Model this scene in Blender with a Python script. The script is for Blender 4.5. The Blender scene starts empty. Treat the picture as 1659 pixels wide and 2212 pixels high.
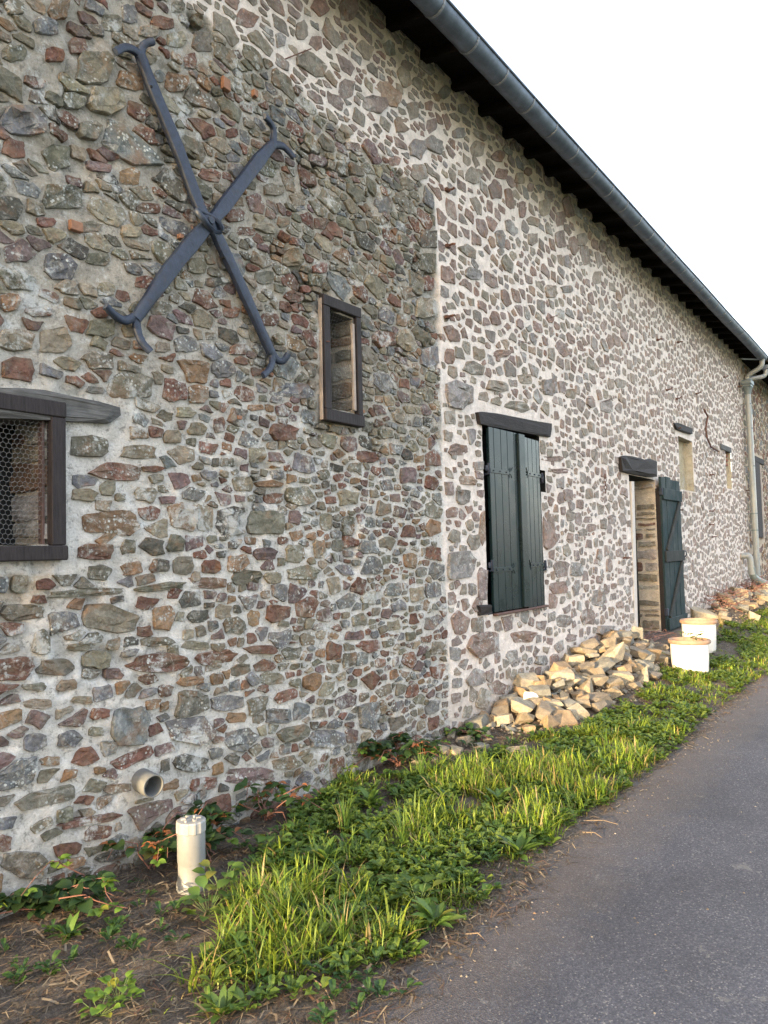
import bpy, math, random
import numpy as np
from mathutils import Matrix, Vector, noise as mnoise

random.seed(7); rng = np.random.default_rng(7)
scn = bpy.context.scene
COL = scn.collection
PI = math.pi

# ------------------------------------------------------------------ camera
FPX, DIST, EYE = 1640.0, 3.15, 1.5            # focal length in picture px (picture 1659 x 2212), metres to wall, eye height
TH, PITCH, ROLL = math.radians(35.7), math.radians(3.0), 0.026
f0 = np.array([math.cos(TH), math.sin(TH), 0]); r0 = np.array([math.sin(TH), -math.cos(TH), 0]); u0 = np.array([0, 0, 1.0])
FWD = f0*math.cos(PITCH)+u0*math.sin(PITCH); UP_ = -f0*math.sin(PITCH)+u0*math.cos(PITCH)
RGT = math.cos(ROLL)*r0-math.sin(ROLL)*UP_; UPV = math.sin(ROLL)*r0+math.cos(ROLL)*UP_
CAM = np.array([0, -DIST, EYE])
cd = bpy.data.cameras.new('camera'); cam = bpy.data.objects.new('camera', cd); COL.objects.link(cam)
cd.sensor_fit = 'VERTICAL'; cd.sensor_height = 24; cd.lens = FPX/2212*24
cd.clip_start = 0.05; cd.clip_end = 2000
M = Matrix.Identity(4)
for i in range(3):
    M[i][0] = RGT[i]; M[i][1] = UPV[i]; M[i][2] = -FWD[i]; M[i][3] = CAM[i]
cam.matrix_world = M
scn.camera = cam

# ------------------------------------------------------------------ sky, sun, exposure
SUN_EL = math.radians(8.0)
SUN_TRAVEL = Vector((math.cos(SUN_EL), -0.012, -math.sin(SUN_EL)))      # low sun raking along the wall
w = bpy.data.worlds.new("World"); scn.world = w; w.use_nodes = True
nt = w.node_tree; nt.nodes.clear()
sky = nt.nodes.new('ShaderNodeTexSky'); sky.sky_type = 'NISHITA'; sky.sun_disc = False
sky.sun_elevation = SUN_EL; sky.sun_rotation = math.radians(-90)
sky.dust_density = 2.5; sky.ozone_density = 1.0; sky.air_density = 1.0
bg = nt.nodes.new('ShaderNodeBackground'); bg.inputs[1].default_value = 0.15
wo = nt.nodes.new('ShaderNodeOutputWorld')
hz = nt.nodes.new('ShaderNodeMix'); hz.data_type = 'RGBA'; hz.blend_type = 'ADD'; hz.inputs[0].default_value = 1.0
hz.inputs[7].default_value = (3.05, 3.15, 3.5, 1)        # thin even evening haze over the whole sky
nt.links.new(sky.outputs[0], hz.inputs[6]); nt.links.new(hz.outputs[2], bg.inputs[0]); nt.links.new(bg.outputs[0], wo.inputs[0])
sl = bpy.data.lights.new('sun', 'SUN'); sl.energy = 4.6; sl.angle = math.radians(0.6); sl.color = (1.0, 0.74, 0.42)
so = bpy.data.objects.new('sun', sl); COL.objects.link(so)
so.rotation_euler = SUN_TRAVEL.to_track_quat('-Z', 'Y').to_euler(); so.location = (-10, 0, 8)
scn.view_settings.view_transform = 'Standard'; scn.view_settings.look = 'None'
scn.view_settings.exposure = 1.7; scn.view_settings.gamma = 1; scn.view_settings.use_curve_mapping = False

# ------------------------------------------------------------------ survey helpers (picture point -> point on a real plane)
def ray(x, y): return FWD+RGT*(x-829.5)/FPX-UPV*(y-1106)/FPX
def W(x, y, yo=0.0):
    d = ray(x, y); t = (DIST+yo)/d[1]; p = CAM+t*d; return (p[0], p[2])
def G(x, y, z=0.0):
    d = ray(x, y); t = (z-EYE)/d[2]; p = CAM+t*d; return (p[0], p[1])
def depth_of(p): return float((np.asarray(p)-CAM)@FWD)
def proj(p):
    d = np.asarray(p, float)-CAM; z = d@FWD
    return 829.5+FPX*(d@RGT)/z, 1106-FPX*(d@UPV)/z

def smooth(a, b, x):
    t = np.clip((x-a)/(b-a), 0, 1); return t*t*(3-2*t)
_perm = rng.permutation(512)
def vnoise(x, y, seed=0):
    x = np.asarray(x, float); y = np.asarray(y, float)
    xi = np.floor(x).astype(int); yi = np.floor(y).astype(int); fx = x-xi; fy = y-yi
    fx = fx*fx*(3-2*fx); fy = fy*fy*(3-2*fy)
    def h(a, b): return _perm[(_perm[(a+seed*17) & 511]+b) & 511]/511.0
    return (h(xi, yi)*(1-fx)+h(xi+1, yi)*fx)*(1-fy)+(h(xi, yi+1)*(1-fx)+h(xi+1, yi+1)*fx)*fy
def fbm(x, y, seed=0, o=4):
    s = 0; a = .5; t = 0
    for i in range(o):
        s = s+a*vnoise(x*2**i, y*2**i, seed+i); t += a; a *= .5
    return s/t

# ------------------------------------------------------------------ material helpers
def mat(name):
    m = bpy.data.materials.new(name); m.use_nodes = True
    n = m.node_tree.nodes; l = m.node_tree.links
    return m, n, l, n['Principled BSDF']
def N(n, t, **k):
    x = n.new('ShaderNode'+t)
    for a, b in k.items(): setattr(x, a, b)
    return x
def noise_tex(n, l, scale, detail=4, rough=.6, vec=None, dist=0):
    x = N(n, 'TexNoise'); x.inputs['Scale'].default_value = scale; x.inputs['Detail'].default_value = detail
    x.inputs['Roughness'].default_value = rough; x.inputs['Distortion'].default_value = dist
    if vec is not None: l.new(vec, x.inputs['Vector'])
    return x
def ramp(n, l, fac, pts):
    r = N(n, 'ValToRGB'); e = r.color_ramp.elements
    while len(e) < len(pts): e.new(0.5)
    for i, (p, c) in enumerate(pts):
        e[i].position = p; e[i].color = (c, c, c, 1) if isinstance(c, (int, float)) else (*c, 1)
    l.new(fac, r.inputs[0]); return r
def mix(n, l, fac, a, b, mode='MIX'):
    x = N(n, 'Mix'); x.data_type = 'RGBA'; x.blend_type = mode
    for s, v in ((x.inputs[0], fac), (x.inputs[6], a), (x.inputs[7], b)):
        if isinstance(v, (int, float)): s.default_value = v
        elif isinstance(v, tuple): s.default_value = (*v, 1)
        else: l.new(v, s)
    return x.outputs[2]
def bump(n, l, b, h, strength=.5, dist=.01, prev=None):
    x = N(n, 'Bump'); x.inputs['Strength'].default_value = strength; x.inputs['Distance'].default_value = dist
    l.new(h, x.inputs['Height'])
    if prev is not None: l.new(prev, x.inputs['Normal'])
    if b is not None: l.new(x.outputs[0], b.inputs['Normal'])
    return x.outputs[0]
def math_(n, l, op, a, b=None):
    x = N(n, 'Math'); x.operation = op
    for s, v in ((x.inputs[0], a), (x.inputs[1], b)):
        if v is None: continue
        if isinstance(v, (int, float)): s.default_value = v
        else: l.new(v, s)
    return x.outputs[0]

def simple(name, col, rough=.7, metal=0, var=.25, scale=20, bs=.3, bd=.004, stretch=None, spec=.5):
    m, n, l, b = mat(name)
    g = N(n, 'NewGeometry'); v = g.outputs['Position']
    if stretch:
        mp = N(n, 'Mapping'); mp.inputs['Scale'].default_value = stretch; l.new(v, mp.inputs[0]); v = mp.outputs[0]
    t = noise_tex(n, l, scale, 6, .65, v)
    r = ramp(n, l, t.outputs[0], [(.3, tuple(c*(1-var) for c in col)), (.7, tuple(min(1, c*(1+var)) for c in col))])
    l.new(r.outputs[0], b.inputs['Base Color']); b.inputs['Roughness'].default_value = rough; b.inputs['Metallic'].default_value = metal
    b.inputs['Specular IOR Level'].default_value = spec
    if bs: bump(n, l, b, t.outputs[0], bs, bd)
    return m

def stone_material():
    m, n, l, b = mat('field_stone')
    g = N(n, 'NewGeometry'); P = g.outputs['Position']
    a = N(n, 'Attribute'); a.attribute_name = 'Col'
    t1 = noise_tex(n, l, 14, 6, .7, P); t2 = noise_tex(n, l, 75, 5, .75, P); t3 = noise_tex(n, l, 6, 4, .6, P, .6)
    v = mix(n, l, 1.0, a.outputs['Color'], ramp(n, l, t1.outputs[0], [(.25, .42), (.75, 1.6)]).outputs[0], 'MULTIPLY')
    v = mix(n, l, 1.0, v, ramp(n, l, t2.outputs[0], [(.25, .62), (.75, 1.38)]).outputs[0], 'MULTIPLY')
    rust = ramp(n, l, t3.outputs[0], [(.54, 0), (.66, .8)])
    v = mix(n, l, rust.outputs[0], v, mix(n, l, .55, v, (.26, .13, .06)))
    tg = noise_tex(n, l, 5, 5, .7, mix(n, l, 1.0, P, (7.3, 2.1, 4.4), 'ADD'), .5)
    v = mix(n, l, ramp(n, l, tg.outputs[0], [(.52, 0), (.60, .75)]).outputs[0], v, mix(n, l, .5, v, (.16, .14, .10)))
    ts = noise_tex(n, l, 19, 8, .8, mix(n, l, 1.0, P, (3.3, 5.1, 1.4), 'ADD'), .8)
    sm = math_(n, l, 'MULTIPLY', ramp(n, l, ts.outputs[0], [(.52, 0), (.60, .8)]).outputs[0], a.outputs['Alpha'])
    v = mix(n, l, sm, v, (.28, .26, .225))
    tb = noise_tex(n, l, 3.2, 10, .78, P, .3)
    big = math_(n, l, 'MULTIPLY', ramp(n, l, tb.outputs[0], [(.545, 0), (.60, .85)]).outputs[0], a.outputs['Alpha'])
    v = mix(n, l, big, v, (.46, .46, .44))
    # lichen: pale rosettes, amount carried by the stone itself
    vo = N(n, 'TexVoronoi'); vo.inputs['Scale'].default_value = 42; l.new(P, vo.inputs['Vector'])
    vo.inputs['Randomness'].default_value = 1
    sp = ramp(n, l, vo.outputs['Distance'], [(.0, 1), (.24, 1), (.30, 0)])
    tn = noise_tex(n, l, 9, 3, .6, P)
    gate = ramp(n, l, tn.outputs[0], [(.48, 0), (.58, 1)])
    tl = noise_tex(n, l, 26, 6, .75, P)
    patch = ramp(n, l, tl.outputs[0], [(.55, 0), (.62, 1)])
    lic = math_(n, l, 'MAXIMUM', math_(n, l, 'MULTIPLY', sp.outputs[0], gate.outputs[0]), math_(n, l, 'MULTIPLY', patch.outputs[0], gate.outputs[0]))
    lic = math_(n, l, 'MULTIPLY', lic, a.outputs['Alpha'])
    v = mix(n, l, lic, v, mix(n, l, t2.outputs[0], (.34, .36, .34), (.55, .55, .52)))
    l.new(v, b.inputs['Base Color']); b.inputs['Roughness'].default_value = .88; b.inputs['Specular IOR Level'].default_value = .3
    n1 = bump(n, l, None, t1.outputs[0], .75, .03)
    n2 = bump(n, l, None, t2.outputs[0], .6, .006, n1)
    bump(n, l, b, lic, .35, .003, n2)
    return m
def mortar_material():
    m, n, l, b = mat('lime_mortar')
    g = N(n, 'NewGeometry'); P = g.outputs['Position']
    a = N(n, 'Attribute'); a.attribute_name = 'Col'
    t1 = noise_tex(n, l, 9, 6, .72, P); t2 = noise_tex(n, l, 110, 4, .8, P); t3 = noise_tex(n, l, 32, 6, .75, P)
    v = mix(n, l, 1.0, a.outputs['Color'], ramp(n, l, t1.outputs[0], [(.28, .66), (.72, 1.28)]).outputs[0], 'MULTIPLY')
    tb = noise_tex(n, l, 3.2, 10, .78, P, .3)
    big = math_(n, l, 'MULTIPLY', ramp(n, l, tb.outputs[0], [(.545, 0), (.60, .7)]).outputs[0], a.outputs['Alpha'])
    v = mix(n, l, big, v, (.60, .60, .58))
    # old mortar carries pale crust and dark grit; alpha = how old
    crust = math_(n, l, 'MULTIPLY', ramp(n, l, t3.outputs[0], [(.55, 0), (.66, 1)]).outputs[0], a.outputs['Alpha'])
    v = mix(n, l, math_(n, l, 'MULTIPLY', crust, .6), v, (.58, .57, .54))
    grit = math_(n, l, 'MULTIPLY', ramp(n, l, t3.outputs[0], [(.38, 1), (.47, 0)]).outputs[0], a.outputs['Alpha'])
    v = mix(n, l, math_(n, l, 'MULTIPLY', grit, .65), v, (.12, .115, .10))
    v = mix(n, l, 1.0, v, ramp(n, l, t2.outputs[0], [(.3, .84), (.7, 1.14)]).outputs[0], 'MULTIPLY')
    l.new(v, b.inputs['Base Color']); b.inputs['Roughness'].default_value = .95; b.inputs['Specular IOR Level'].default_value = .2
    n1 = bump(n, l, None, t3.outputs[0], .85, .02)
    bump(n, l, b, t2.outputs[0], .5, .003, n1)
    return m
def wood_material(name, col, scale=(3, 40, 40), var=.45, rough=.8):
    m, n, l, b = mat(name)
    g = N(n, 'NewGeometry'); mp = N(n, 'Mapping'); mp.inputs['Scale'].default_value = scale
    l.new(g.outputs['Position'], mp.inputs[0])
    t = noise_tex(n, l, 1.6, 7, .7, mp.outputs[0], .4); t2 = noise_tex(n, l, 9, 4, .6, g.outputs['Position'])
    r = ramp(n, l, t.outputs[0], [(.3, tuple(c*(1-var) for c in col)), (.7, tuple(c*(1+var) for c in col))])
    v = mix(n, l, 1.0, r.outputs[0], ramp(n, l, t2.outputs[0], [(.3, .75), (.7, 1.25)]).outputs[0], 'MULTIPLY')
    l.new(v, b.inputs['Base Color']); b.inputs['Roughness'].default_value = rough; b.inputs['Specular IOR Level'].default_value = .35
    bump(n, l, b, t.outputs[0], .6, .006)
    return m
def leaf_material(name, attr=True, col=(.1, .16, .04)):
    m, n, l, b = mat(name)
    if attr:
        a = N(n, 'Attribute'); a.attribute_name = 'Col'; c = a.outputs['Color']
    else:
        oi = N(n, 'ObjectInfo')
        r = ramp(n, l, oi.outputs['Random'], [(0, tuple(x*.6 for x in col)), (.85, tuple(x*1.35 for x in col)), (1, (col[0]*2.0, col[1]*1.1, col[2]))])
        c = r.outputs[0]
    l.new(c, b.inputs['Base Color']); b.inputs['Roughness'].default_value = .5; b.inputs['Specular IOR Level'].default_value = .35
    tr = N(n, 'BsdfTranslucent'); mx = N(n, 'MixShader'); mx.inputs[0].default_value = .35
    l.new(mix(n, l, 1.0, c, (1.3, 1.25, .6), 'MULTIPLY'), tr.inputs[0])
    l.new(b.outputs[0], mx.inputs[1]); l.new(tr.outputs[0], mx.inputs[2])
    l.new(mx.outputs[0], n['Material Output'].inputs[0])
    return m

MS, MM = stone_material(), mortar_material()
M_iron = simple('painted_iron', (.015, .024, .046), .55, .1, .4, 30, .7, .004)
_n = M_iron.node_tree.nodes; _l = M_iron.node_tree.links; _b = _n['Principled BSDF']; _src = _b.inputs['Base Color'].links[0].from_socket
_t = noise_tex(_n, _l, 7, 8, .8, N(_n, 'NewGeometry').outputs['Position'], .4)
_l.new(mix(_n, _l, ramp(_n, _l, _t.outputs[0], [(.54, 0), (.66, .65)]).outputs[0], _src, (.045, .028, .026)), _b.inputs['Base Color'])
M_rust = simple('rusty_iron', (.10, .045, .03), .8, 0, .5, 60)
M_zinc = simple('weathered_zinc', (.10, .125, .165), .5, .4, .4, 7, .2, .004)
M_strap = simple('zinc_strap', (.20, .215, .24), .6, .3, .3, 20, .1)
M_slate = simple('roof_slate', (.035, .037, .042), .6, 0, .4, 20)
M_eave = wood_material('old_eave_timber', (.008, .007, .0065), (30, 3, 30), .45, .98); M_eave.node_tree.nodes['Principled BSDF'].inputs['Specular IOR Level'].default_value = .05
M_frame = wood_material('brown_window_timber', (.022, .017, .018), (60, 60, 5), .6, .75)
M_beam = wood_material('grey_weathered_oak', (.085, .083, .08), (4, 60, 60), .55)
M_darkbeam = wood_material('dark_lintel_timber', (.019, .015, .015), (5, 60, 60), .5, .75)
M_cream = wood_material('pale_batten_wood', (.32, .265, .225), (50, 50, 5), .15)
M_void = simple('dark_interior', (.006, .006, .006), .95, 0, .3, 10, 0)  # near-black colour stands in for the unlit inside of openings and holes
M_pvc = simple('grey_plastic_pipe', (.19, .195, .195), .45, 0, .12, 14, .1, .002)
M_pvcw = simple('pale_plastic_pipe', (.25, .27, .27), .4, 0, .12, 10, .1, .002)
M_pvcb = simple('blue_grey_plastic_pipe', (.13, .165, .175), .4, 0, .12, 10, .1, .002)
M_terra = simple('terracotta_rim', (.27, .18, .13), .7, 0, .18, 25, .2, .003)
M_white = simple('white_glazed_pot', (.70, .68, .64), .5, 0, .12, 7, .08, .002)
M_soil = simple('pot_soil', (.05, .035, .025), .95, 0, .4, 60, .6, .01)
M_wire = simple('galvanised_wire', (.16, .155, .15), .6, .3, .2, 60, 0)
M_tile = simple('clay_tile', (.24, .12, .07), .8, 0, .2, 40)
def green_paint(name, col, rough, wear):
    m, n, l, b = mat(name)
    g = N(n, 'NewGeometry'); mp = N(n, 'Mapping'); mp.inputs['Scale'].default_value = (40, 40, 2.5)
    l.new(g.outputs['Position'], mp.inputs[0])
    t = noise_tex(n, l, 1.5, 6, .7, mp.outputs[0]); t2 = noise_tex(n, l, 5, 5, .6, g.outputs['Position'])
    v = mix(n, l, ramp(n, l, t.outputs[0], [(.55, 0), (.75, wear)]).outputs[0], col, tuple(c*2.6+.02 for c in col))
    v = mix(n, l, 1.0, v, ramp(n, l, t2.outputs[0], [(.3, .75), (.7, 1.25)]).outputs[0], 'MULTIPLY')
    l.new(v, b.inputs['Base Color'])
    l.new(ramp(n, l, t2.outputs[0], [(.3, rough*.8), (.7, rough*1.3)]).outputs[0], b.inputs['Roughness'])
    b.inputs['Specular IOR Level'].default_value = .28
    bump(n, l, b, t.outputs[0], .25, .0025)
    return m
M_green = green_paint('dark_green_gloss', (.005, .014, .017), .28, .14)
M_green2 = green_paint('worn_green_paint', (.011, .025, .028), .7, .9)

# ------------------------------------------------------------------ mesh / object helpers
def new_mesh(name, verts, faces, material, cols=None, smooth_=False, mats=None):
    me = bpy.data.meshes.new(name); me.from_pydata([tuple(map(float, v)) for v in verts] if not isinstance(verts, np.ndarray) else verts.tolist(), [], faces if isinstance(faces, list) else faces.tolist())
    me.materials.append(material)
    if cols is not None:
        at = me.color_attributes.new('Col', 'FLOAT_COLOR', 'POINT'); at.data.foreach_set('color', np.asarray(cols, np.float32).ravel())
    if smooth_: me.polygons.foreach_set('use_smooth', [True]*len(me.polygons))
    me.update(); return me
def link(name, me, parent=None, loc=(0, 0, 0), rot=(0, 0, 0), kind=None, label=None, cat=None, group=None, scale=None):
    o = bpy.data.objects.new(name, me); COL.objects.link(o)
    if parent is not None: o.parent = parent
    o.location = loc; o.rotation_euler = rot
    if scale: o.scale = scale
    if kind: o['kind'] = kind
    if label: o['label'] = label
    if cat: o['category'] = cat
    if group: o['group'] = group
    return o
def thing(name, label, cat, loc=(0, 0, 0), rz=0, group=None):
    return link(name, None, None, loc, (0, 0, rz), None, label, cat, group)

class MB:
    """collects simple solids for ONE mesh"""
    def __init__(s): s.v = []; s.f = []
    def add(s, v, f):
        k = len(s.v); s.v += [tuple(map(float, p)) for p in v]; s.f += [tuple(i+k for i in q) for q in f]; return s
    def box(s, c, d, rot=None, bev=0.0, jit=0.0):
        x, y, z = [q/2 for q in d]; e = min(bev, x*.9, y*.9, z*.9)
        vs = []
        if e <= 0:
            vs = [(sx*x, sy*y, sz*z) for sz in (-1, 1) for sy in (-1, 1) for sx in (-1, 1)]
            fs = [(0, 2, 3, 1), (4, 5, 7, 6), (0, 1, 5, 4), (2, 6, 7, 3), (0, 4, 6, 2), (1, 3, 7, 5)]
        else:                               # chamfered along the long edges: octagon-ish prism along the longest axis
            ax = int(np.argmax(d)); o = [i for i in range(3) if i != ax]; hx = [x, y, z]
            a, b_, L = hx[o[0]], hx[o[1]], hx[ax]
            prof = [(a-e, b_), (a, b_-e), (a, -b_+e), (a-e, -b_), (-a+e, -b_), (-a, -b_+e), (-a, b_-e), (-a+e, b_)]
            for sg, sc in ((-L, .0), (-L+e, 1), (L-e, 1), (L, .0)):
                for (p, q) in prof:
                    if sc == 0: p *= (a-e)/a; q *= (b_-e)/b_
                    t = [0, 0, 0]; t[o[0]] = p; t[o[1]] = q; t[ax] = sg; vs.append(t)
            fs = [tuple(range(7, -1, -1)), tuple(range(24, 32))]
            for k in range(3):
                for i in range(8): fs.append((k*8+i, k*8+(i+1) % 8, k*8+8+(i+1) % 8, k*8+8+i))
        vs = [Vector(p) for p in vs]
        if jit: vs = [p+Vector([random.uniform(-jit, jit) for _ in range(3)]) for p in vs]
        if rot is not None: vs = [rot @ p for p in vs]
        return s.add([p+Vector(c) for p in vs], fs)
    def tube(s, pts, r, n=10, caps=True):
        pts = [Vector(p) for p in pts]; k = len(pts); rs = r if isinstance(r, (list, tuple)) else [r]*k
        vs = []; fs = []; ref = None
        for i, p in enumerate(pts):
            d = (pts[min(i+1, k-1)]-pts[max(i-1, 0)]).normalized()
            if ref is None:
                ref = Vector((0, 0, 1)) if abs(d.z) < .9 else Vector((1, 0, 0))
            u = (ref-d*ref.dot(d)).normalized(); v = d.cross(u); ref = u
            for j in range(n):
                a = 2*PI*j/n; vs.append(p+(u*math.cos(a)+v*math.sin(a))*rs[i])
        for i in range(k-1):
            for j in range(n): fs.append((i*n+j, i*n+(j+1) % n, (i+1)*n+(j+1) % n, (i+1)*n+j))
        if caps: fs += [tuple(range(n-1, -1, -1)), tuple(range((k-1)*n, k*n))]
        return s.add(vs, fs)
    def lathe(s, prof, c=(0, 0, 0), n=32):
        vs = [(c[0]+r*math.cos(2*PI*j/n), c[1]+r*math.sin(2*PI*j/n), c[2]+z) for r, z in prof for j in range(n)]
        fs = [(i*n+j, i*n+(j+1) % n, (i+1)*n+(j+1) % n, (i+1)*n+j) for i in range(len(prof)-1) for j in range(n)]
        return s.add(vs, fs)
    def prism(s, poly, y0, y1, jit=0, seed=0):
        """polygon given in wall coordinates (s, z), from depth y0 (front) to y1 (back)"""
        n = len(poly); vs = [(p[0], y0+random.uniform(-jit, jit), p[1]) for p in poly]+[(p[0], y1, p[1]) for p in poly]
        cx = sum(p[0] for p in poly)/n; cz = sum(p[1] for p in poly)/n
        fs = [(i, i+n, (i+1) % n+n, (i+1) % n) for i in range(n)]
        if jit:
            ring = [((p[0]-cx)*.86+cx, y0-jit*1.2+random.uniform(-jit, jit), (p[1]-cz)*.7+cz) for p in poly]
            k = len(vs); vs += ring; fs += [(i, (i+1) % n, k+(i+1) % n, k+i) for i in range(n)]; fs.append(tuple(k+i for i in range(n)))
        else: fs.append(tuple(range(n)))
        fs.append(tuple(range(2*n-1, n-1, -1)))
        return s.add(vs, fs)
    def build(s, name, m, parent=None, smooth_=False, **k):
        v = np.array(s.v); off = np.zeros(3)
        if k.pop('center', True):
            off = (v.max(0)+v.min(0))/2
            if parent is None: off[2] = v[:, 2].min()
        me = new_mesh(name, v-off, s.f, m, smooth_=smooth_)
        if smooth_:
            me.set_sharp_from_angle(angle=math.radians(45))
        return link(name, me, parent, tuple(off), **k)

# ------------------------------------------------------------------ terrain
def wall_foot(x): return .02+.23*smooth(5.0, 10.5, x)+.20*smooth(10.5, 18.0, x)
ROAD_EDGE = -1.56
def ground_z(x, y, fine=True):
    x = np.asarray(x, float); y = np.asarray(y, float)
    e = ROAD_EDGE+.10*(fbm(x*.9, x*0+3.3, 5)-.5)*2+.04*(fbm(x*5, x*0+1.3, 6)-.5)*2
    t = np.clip((y-e)/(0-e), -1, 1.2)
    z = np.where(t > 0, wall_foot(x)*smooth(0.05, .95, t)+.02*smooth(0, .12, t), .12*t)
    z = z+.03*(fbm(x*1.6, y*1.6, 9)-.5)*smooth(.03, .3, t)
    if fine: z = z+.012*(fbm(x*9, y*9, 12)-.5)+.008*(fbm(x*30, y*30, 14, 2)-.5)
    return z
def gz(x, y): return float(ground_z(np.array([x]), np.array([y]))[0])

def build_ground():
    xs = np.concatenate([np.linspace(-5, .5, 60, endpoint=False), np.linspace(.5, 7, 330, endpoint=False), np.linspace(7, 20, 260, endpoint=False), np.linspace(20, 60, 80)])
    ys = np.linspace(.25, -2.2, 110)
    X, Y = np.meshgrid(xs, ys); Z = ground_z(X, Y)
    v = np.stack([X, Y, Z], -1).reshape(-1, 3); nx = len(xs)
    i = np.arange(len(ys)-1)[:, None]*nx+np.arange(nx-1)[None]
    f = np.stack([i, i+nx, i+nx+1, i+1], -1).reshape(-1, 4)
    m, n, l, b = mat('verge_soil')
    P = N(n, 'NewGeometry').outputs['Position']
    t1 = noise_tex(n, l, 5, 6, .7, P); t2 = noise_tex(n, l, 70, 5, .75, P); t3 = noise_tex(n, l, 250, 2, .7, P)
    c = ramp(n, l, t1.outputs[0], [(.3, (.070, .057, .048)), (.55, (.12, .10, .085)), (.75, (.19, .165, .14))])
    v2 = mix(n, l, 1.0, c.outputs[0], ramp(n, l, t2.outputs[0], [(.3, .5), (.72, 1.5)]).outputs[0], 'MULTIPLY')
    v2 = mix(n, l, ramp(n, l, t3.outputs[0], [(.66, 0), (.72, .7)]).outputs[0], v2, (.3, .24, .18))
    l.new(v2, b.inputs['Base Color']); b.inputs['Roughness'].default_value = .95; b.inputs['Specular IOR Level'].default_value = .2
    bump(n, l, b, t2.outputs[0], .8, .02)
    link('ground', new_mesh('ground', v, f, m, smooth_=True), kind='structure')
    # road
    m, n, l, b = mat('asphalt')
    g = N(n, 'NewGeometry'); P = g.outputs['Position']
    vo = N(n, 'TexVoronoi'); vo.inputs['Scale'].default_value = 170; l.new(P, vo.inputs['Vector'])
    t1 = noise_tex(n, l, 1.3, 6, .65, P); t2 = noise_tex(n, l, 90, 4, .8, P); t3 = noise_tex(n, l, 7, 5, .7, P)
    sep = N(n, 'SeparateColor'); l.new(vo.outputs['Color'], sep.inputs[0])
    c = ramp(n, l, sep.outputs[0], [(0, (.034, .036, .049)), (.7, (.060, .063, .079)), (.95, (.090, .093, .105)), (1, (.17, .165, .165))])
    c = mix(n, l, 1.0, c.outputs[0], ramp(n, l, t1.outputs[0], [(.3, .72), (.7, 1.25)]).outputs[0], 'MULTIPLY')
    c = mix(n, l, 1.0, c, ramp(n, l, t2.outputs[0], [(.3, .7), (.7, 1.3)]).outputs[0], 'MULTIPLY')
    sx = N(n, 'SeparateXYZ'); l.new(P, sx.inputs[0])
    # dust washed onto the tarmac beside the verge
    yd = math_(n, l, 'ADD', sx.outputs[1], math_(n, l, 'MULTIPLY', t3.outputs[0], .5))
    dust = N(n, 'MapRange'); dust.inputs[1].default_value = -1.80; dust.inputs[2].default_value = -1.25; l.new(yd, dust.inputs[0])
    c = mix(n, l, math_(n, l, 'MULTIPLY', dust.outputs[0], .65), c, mix(n, l, t2.outputs[0], (.075, .058, .047), (.16, .125, .10)))
    t5 = noise_tex(n, l, 4.5, 6, .75, P, .3)
    pale = ramp(n, l, t5.outputs[0], [(.625, 0), (.66, .45)])
    c = mix(n, l, pale.outputs[0], c, (.17, .165, .16))
    l.new(c, b.inputs['Base Color']); b.inputs['Roughness'].default_value = .8; b.inputs['Specular IOR Level'].default_value = .4
    n1 = bump(n, l, None, vo.outputs['Distance'], .6, .005)
    bump(n, l, b, t2.outputs[0], .4, .004, n1)
    xs = np.concatenate([np.linspace(-12, 14, 105), np.linspace(15, 120, 30)]); ys = np.linspace(-1.2, -6.2, 24)
    X, Y = np.meshgrid(xs, ys); Z = .01*(fbm(X*.8, Y*.8, 31)-.5)
    v = np.stack([X, Y, Z], -1).reshape(-1, 3); nx = len(xs)
    i = np.arange(len(ys)-1)[:, None]*nx+np.arange(nx-1)[None]
    f = np.stack([i, i+nx, i+nx+1, i+1], -1).reshape(-1, 4)
    link('road', new_mesh('road', v, f, m, smooth_=True), kind='structure')
    fm = simple('field_grass', (.055, .085, .025), .95, 0, .5, .6, 0)
    mb = MB().add([(-700, -900, -.06), (900, -900, -.06), (900, 900, -.06), (-700, 900, -.06)], [(0, 1, 2, 3)])
    mb.build('field', fm, kind='structure', center=False)
build_ground()

# ------------------------------------------------------------------ masonry
PAL = dict(g=(.155, .142, .105), r=(.150, .072, .050), o=(.225, .135, .072), b=(.145, .147, .148), t=(.225, .19, .135), d=(.075, .07, .060), p=(.145, .098, .092), w=(.40, .37, .33))
class Basis:
    def __init__(s, o, U, V, Nn): s.o, s.U, s.V, s.N = [np.array(q, float) for q in (o, U, V, Nn)]
    def p(s, u, v, d): return s.o+np.multiply.outer(u, s.U)+np.multiply.outer(v, s.V)+np.multiply.outer(d, s.N)
WALL = Basis((0, 0, 0), (1, 0, 0), (0, 0, 1), (0, -1, 0))

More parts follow.
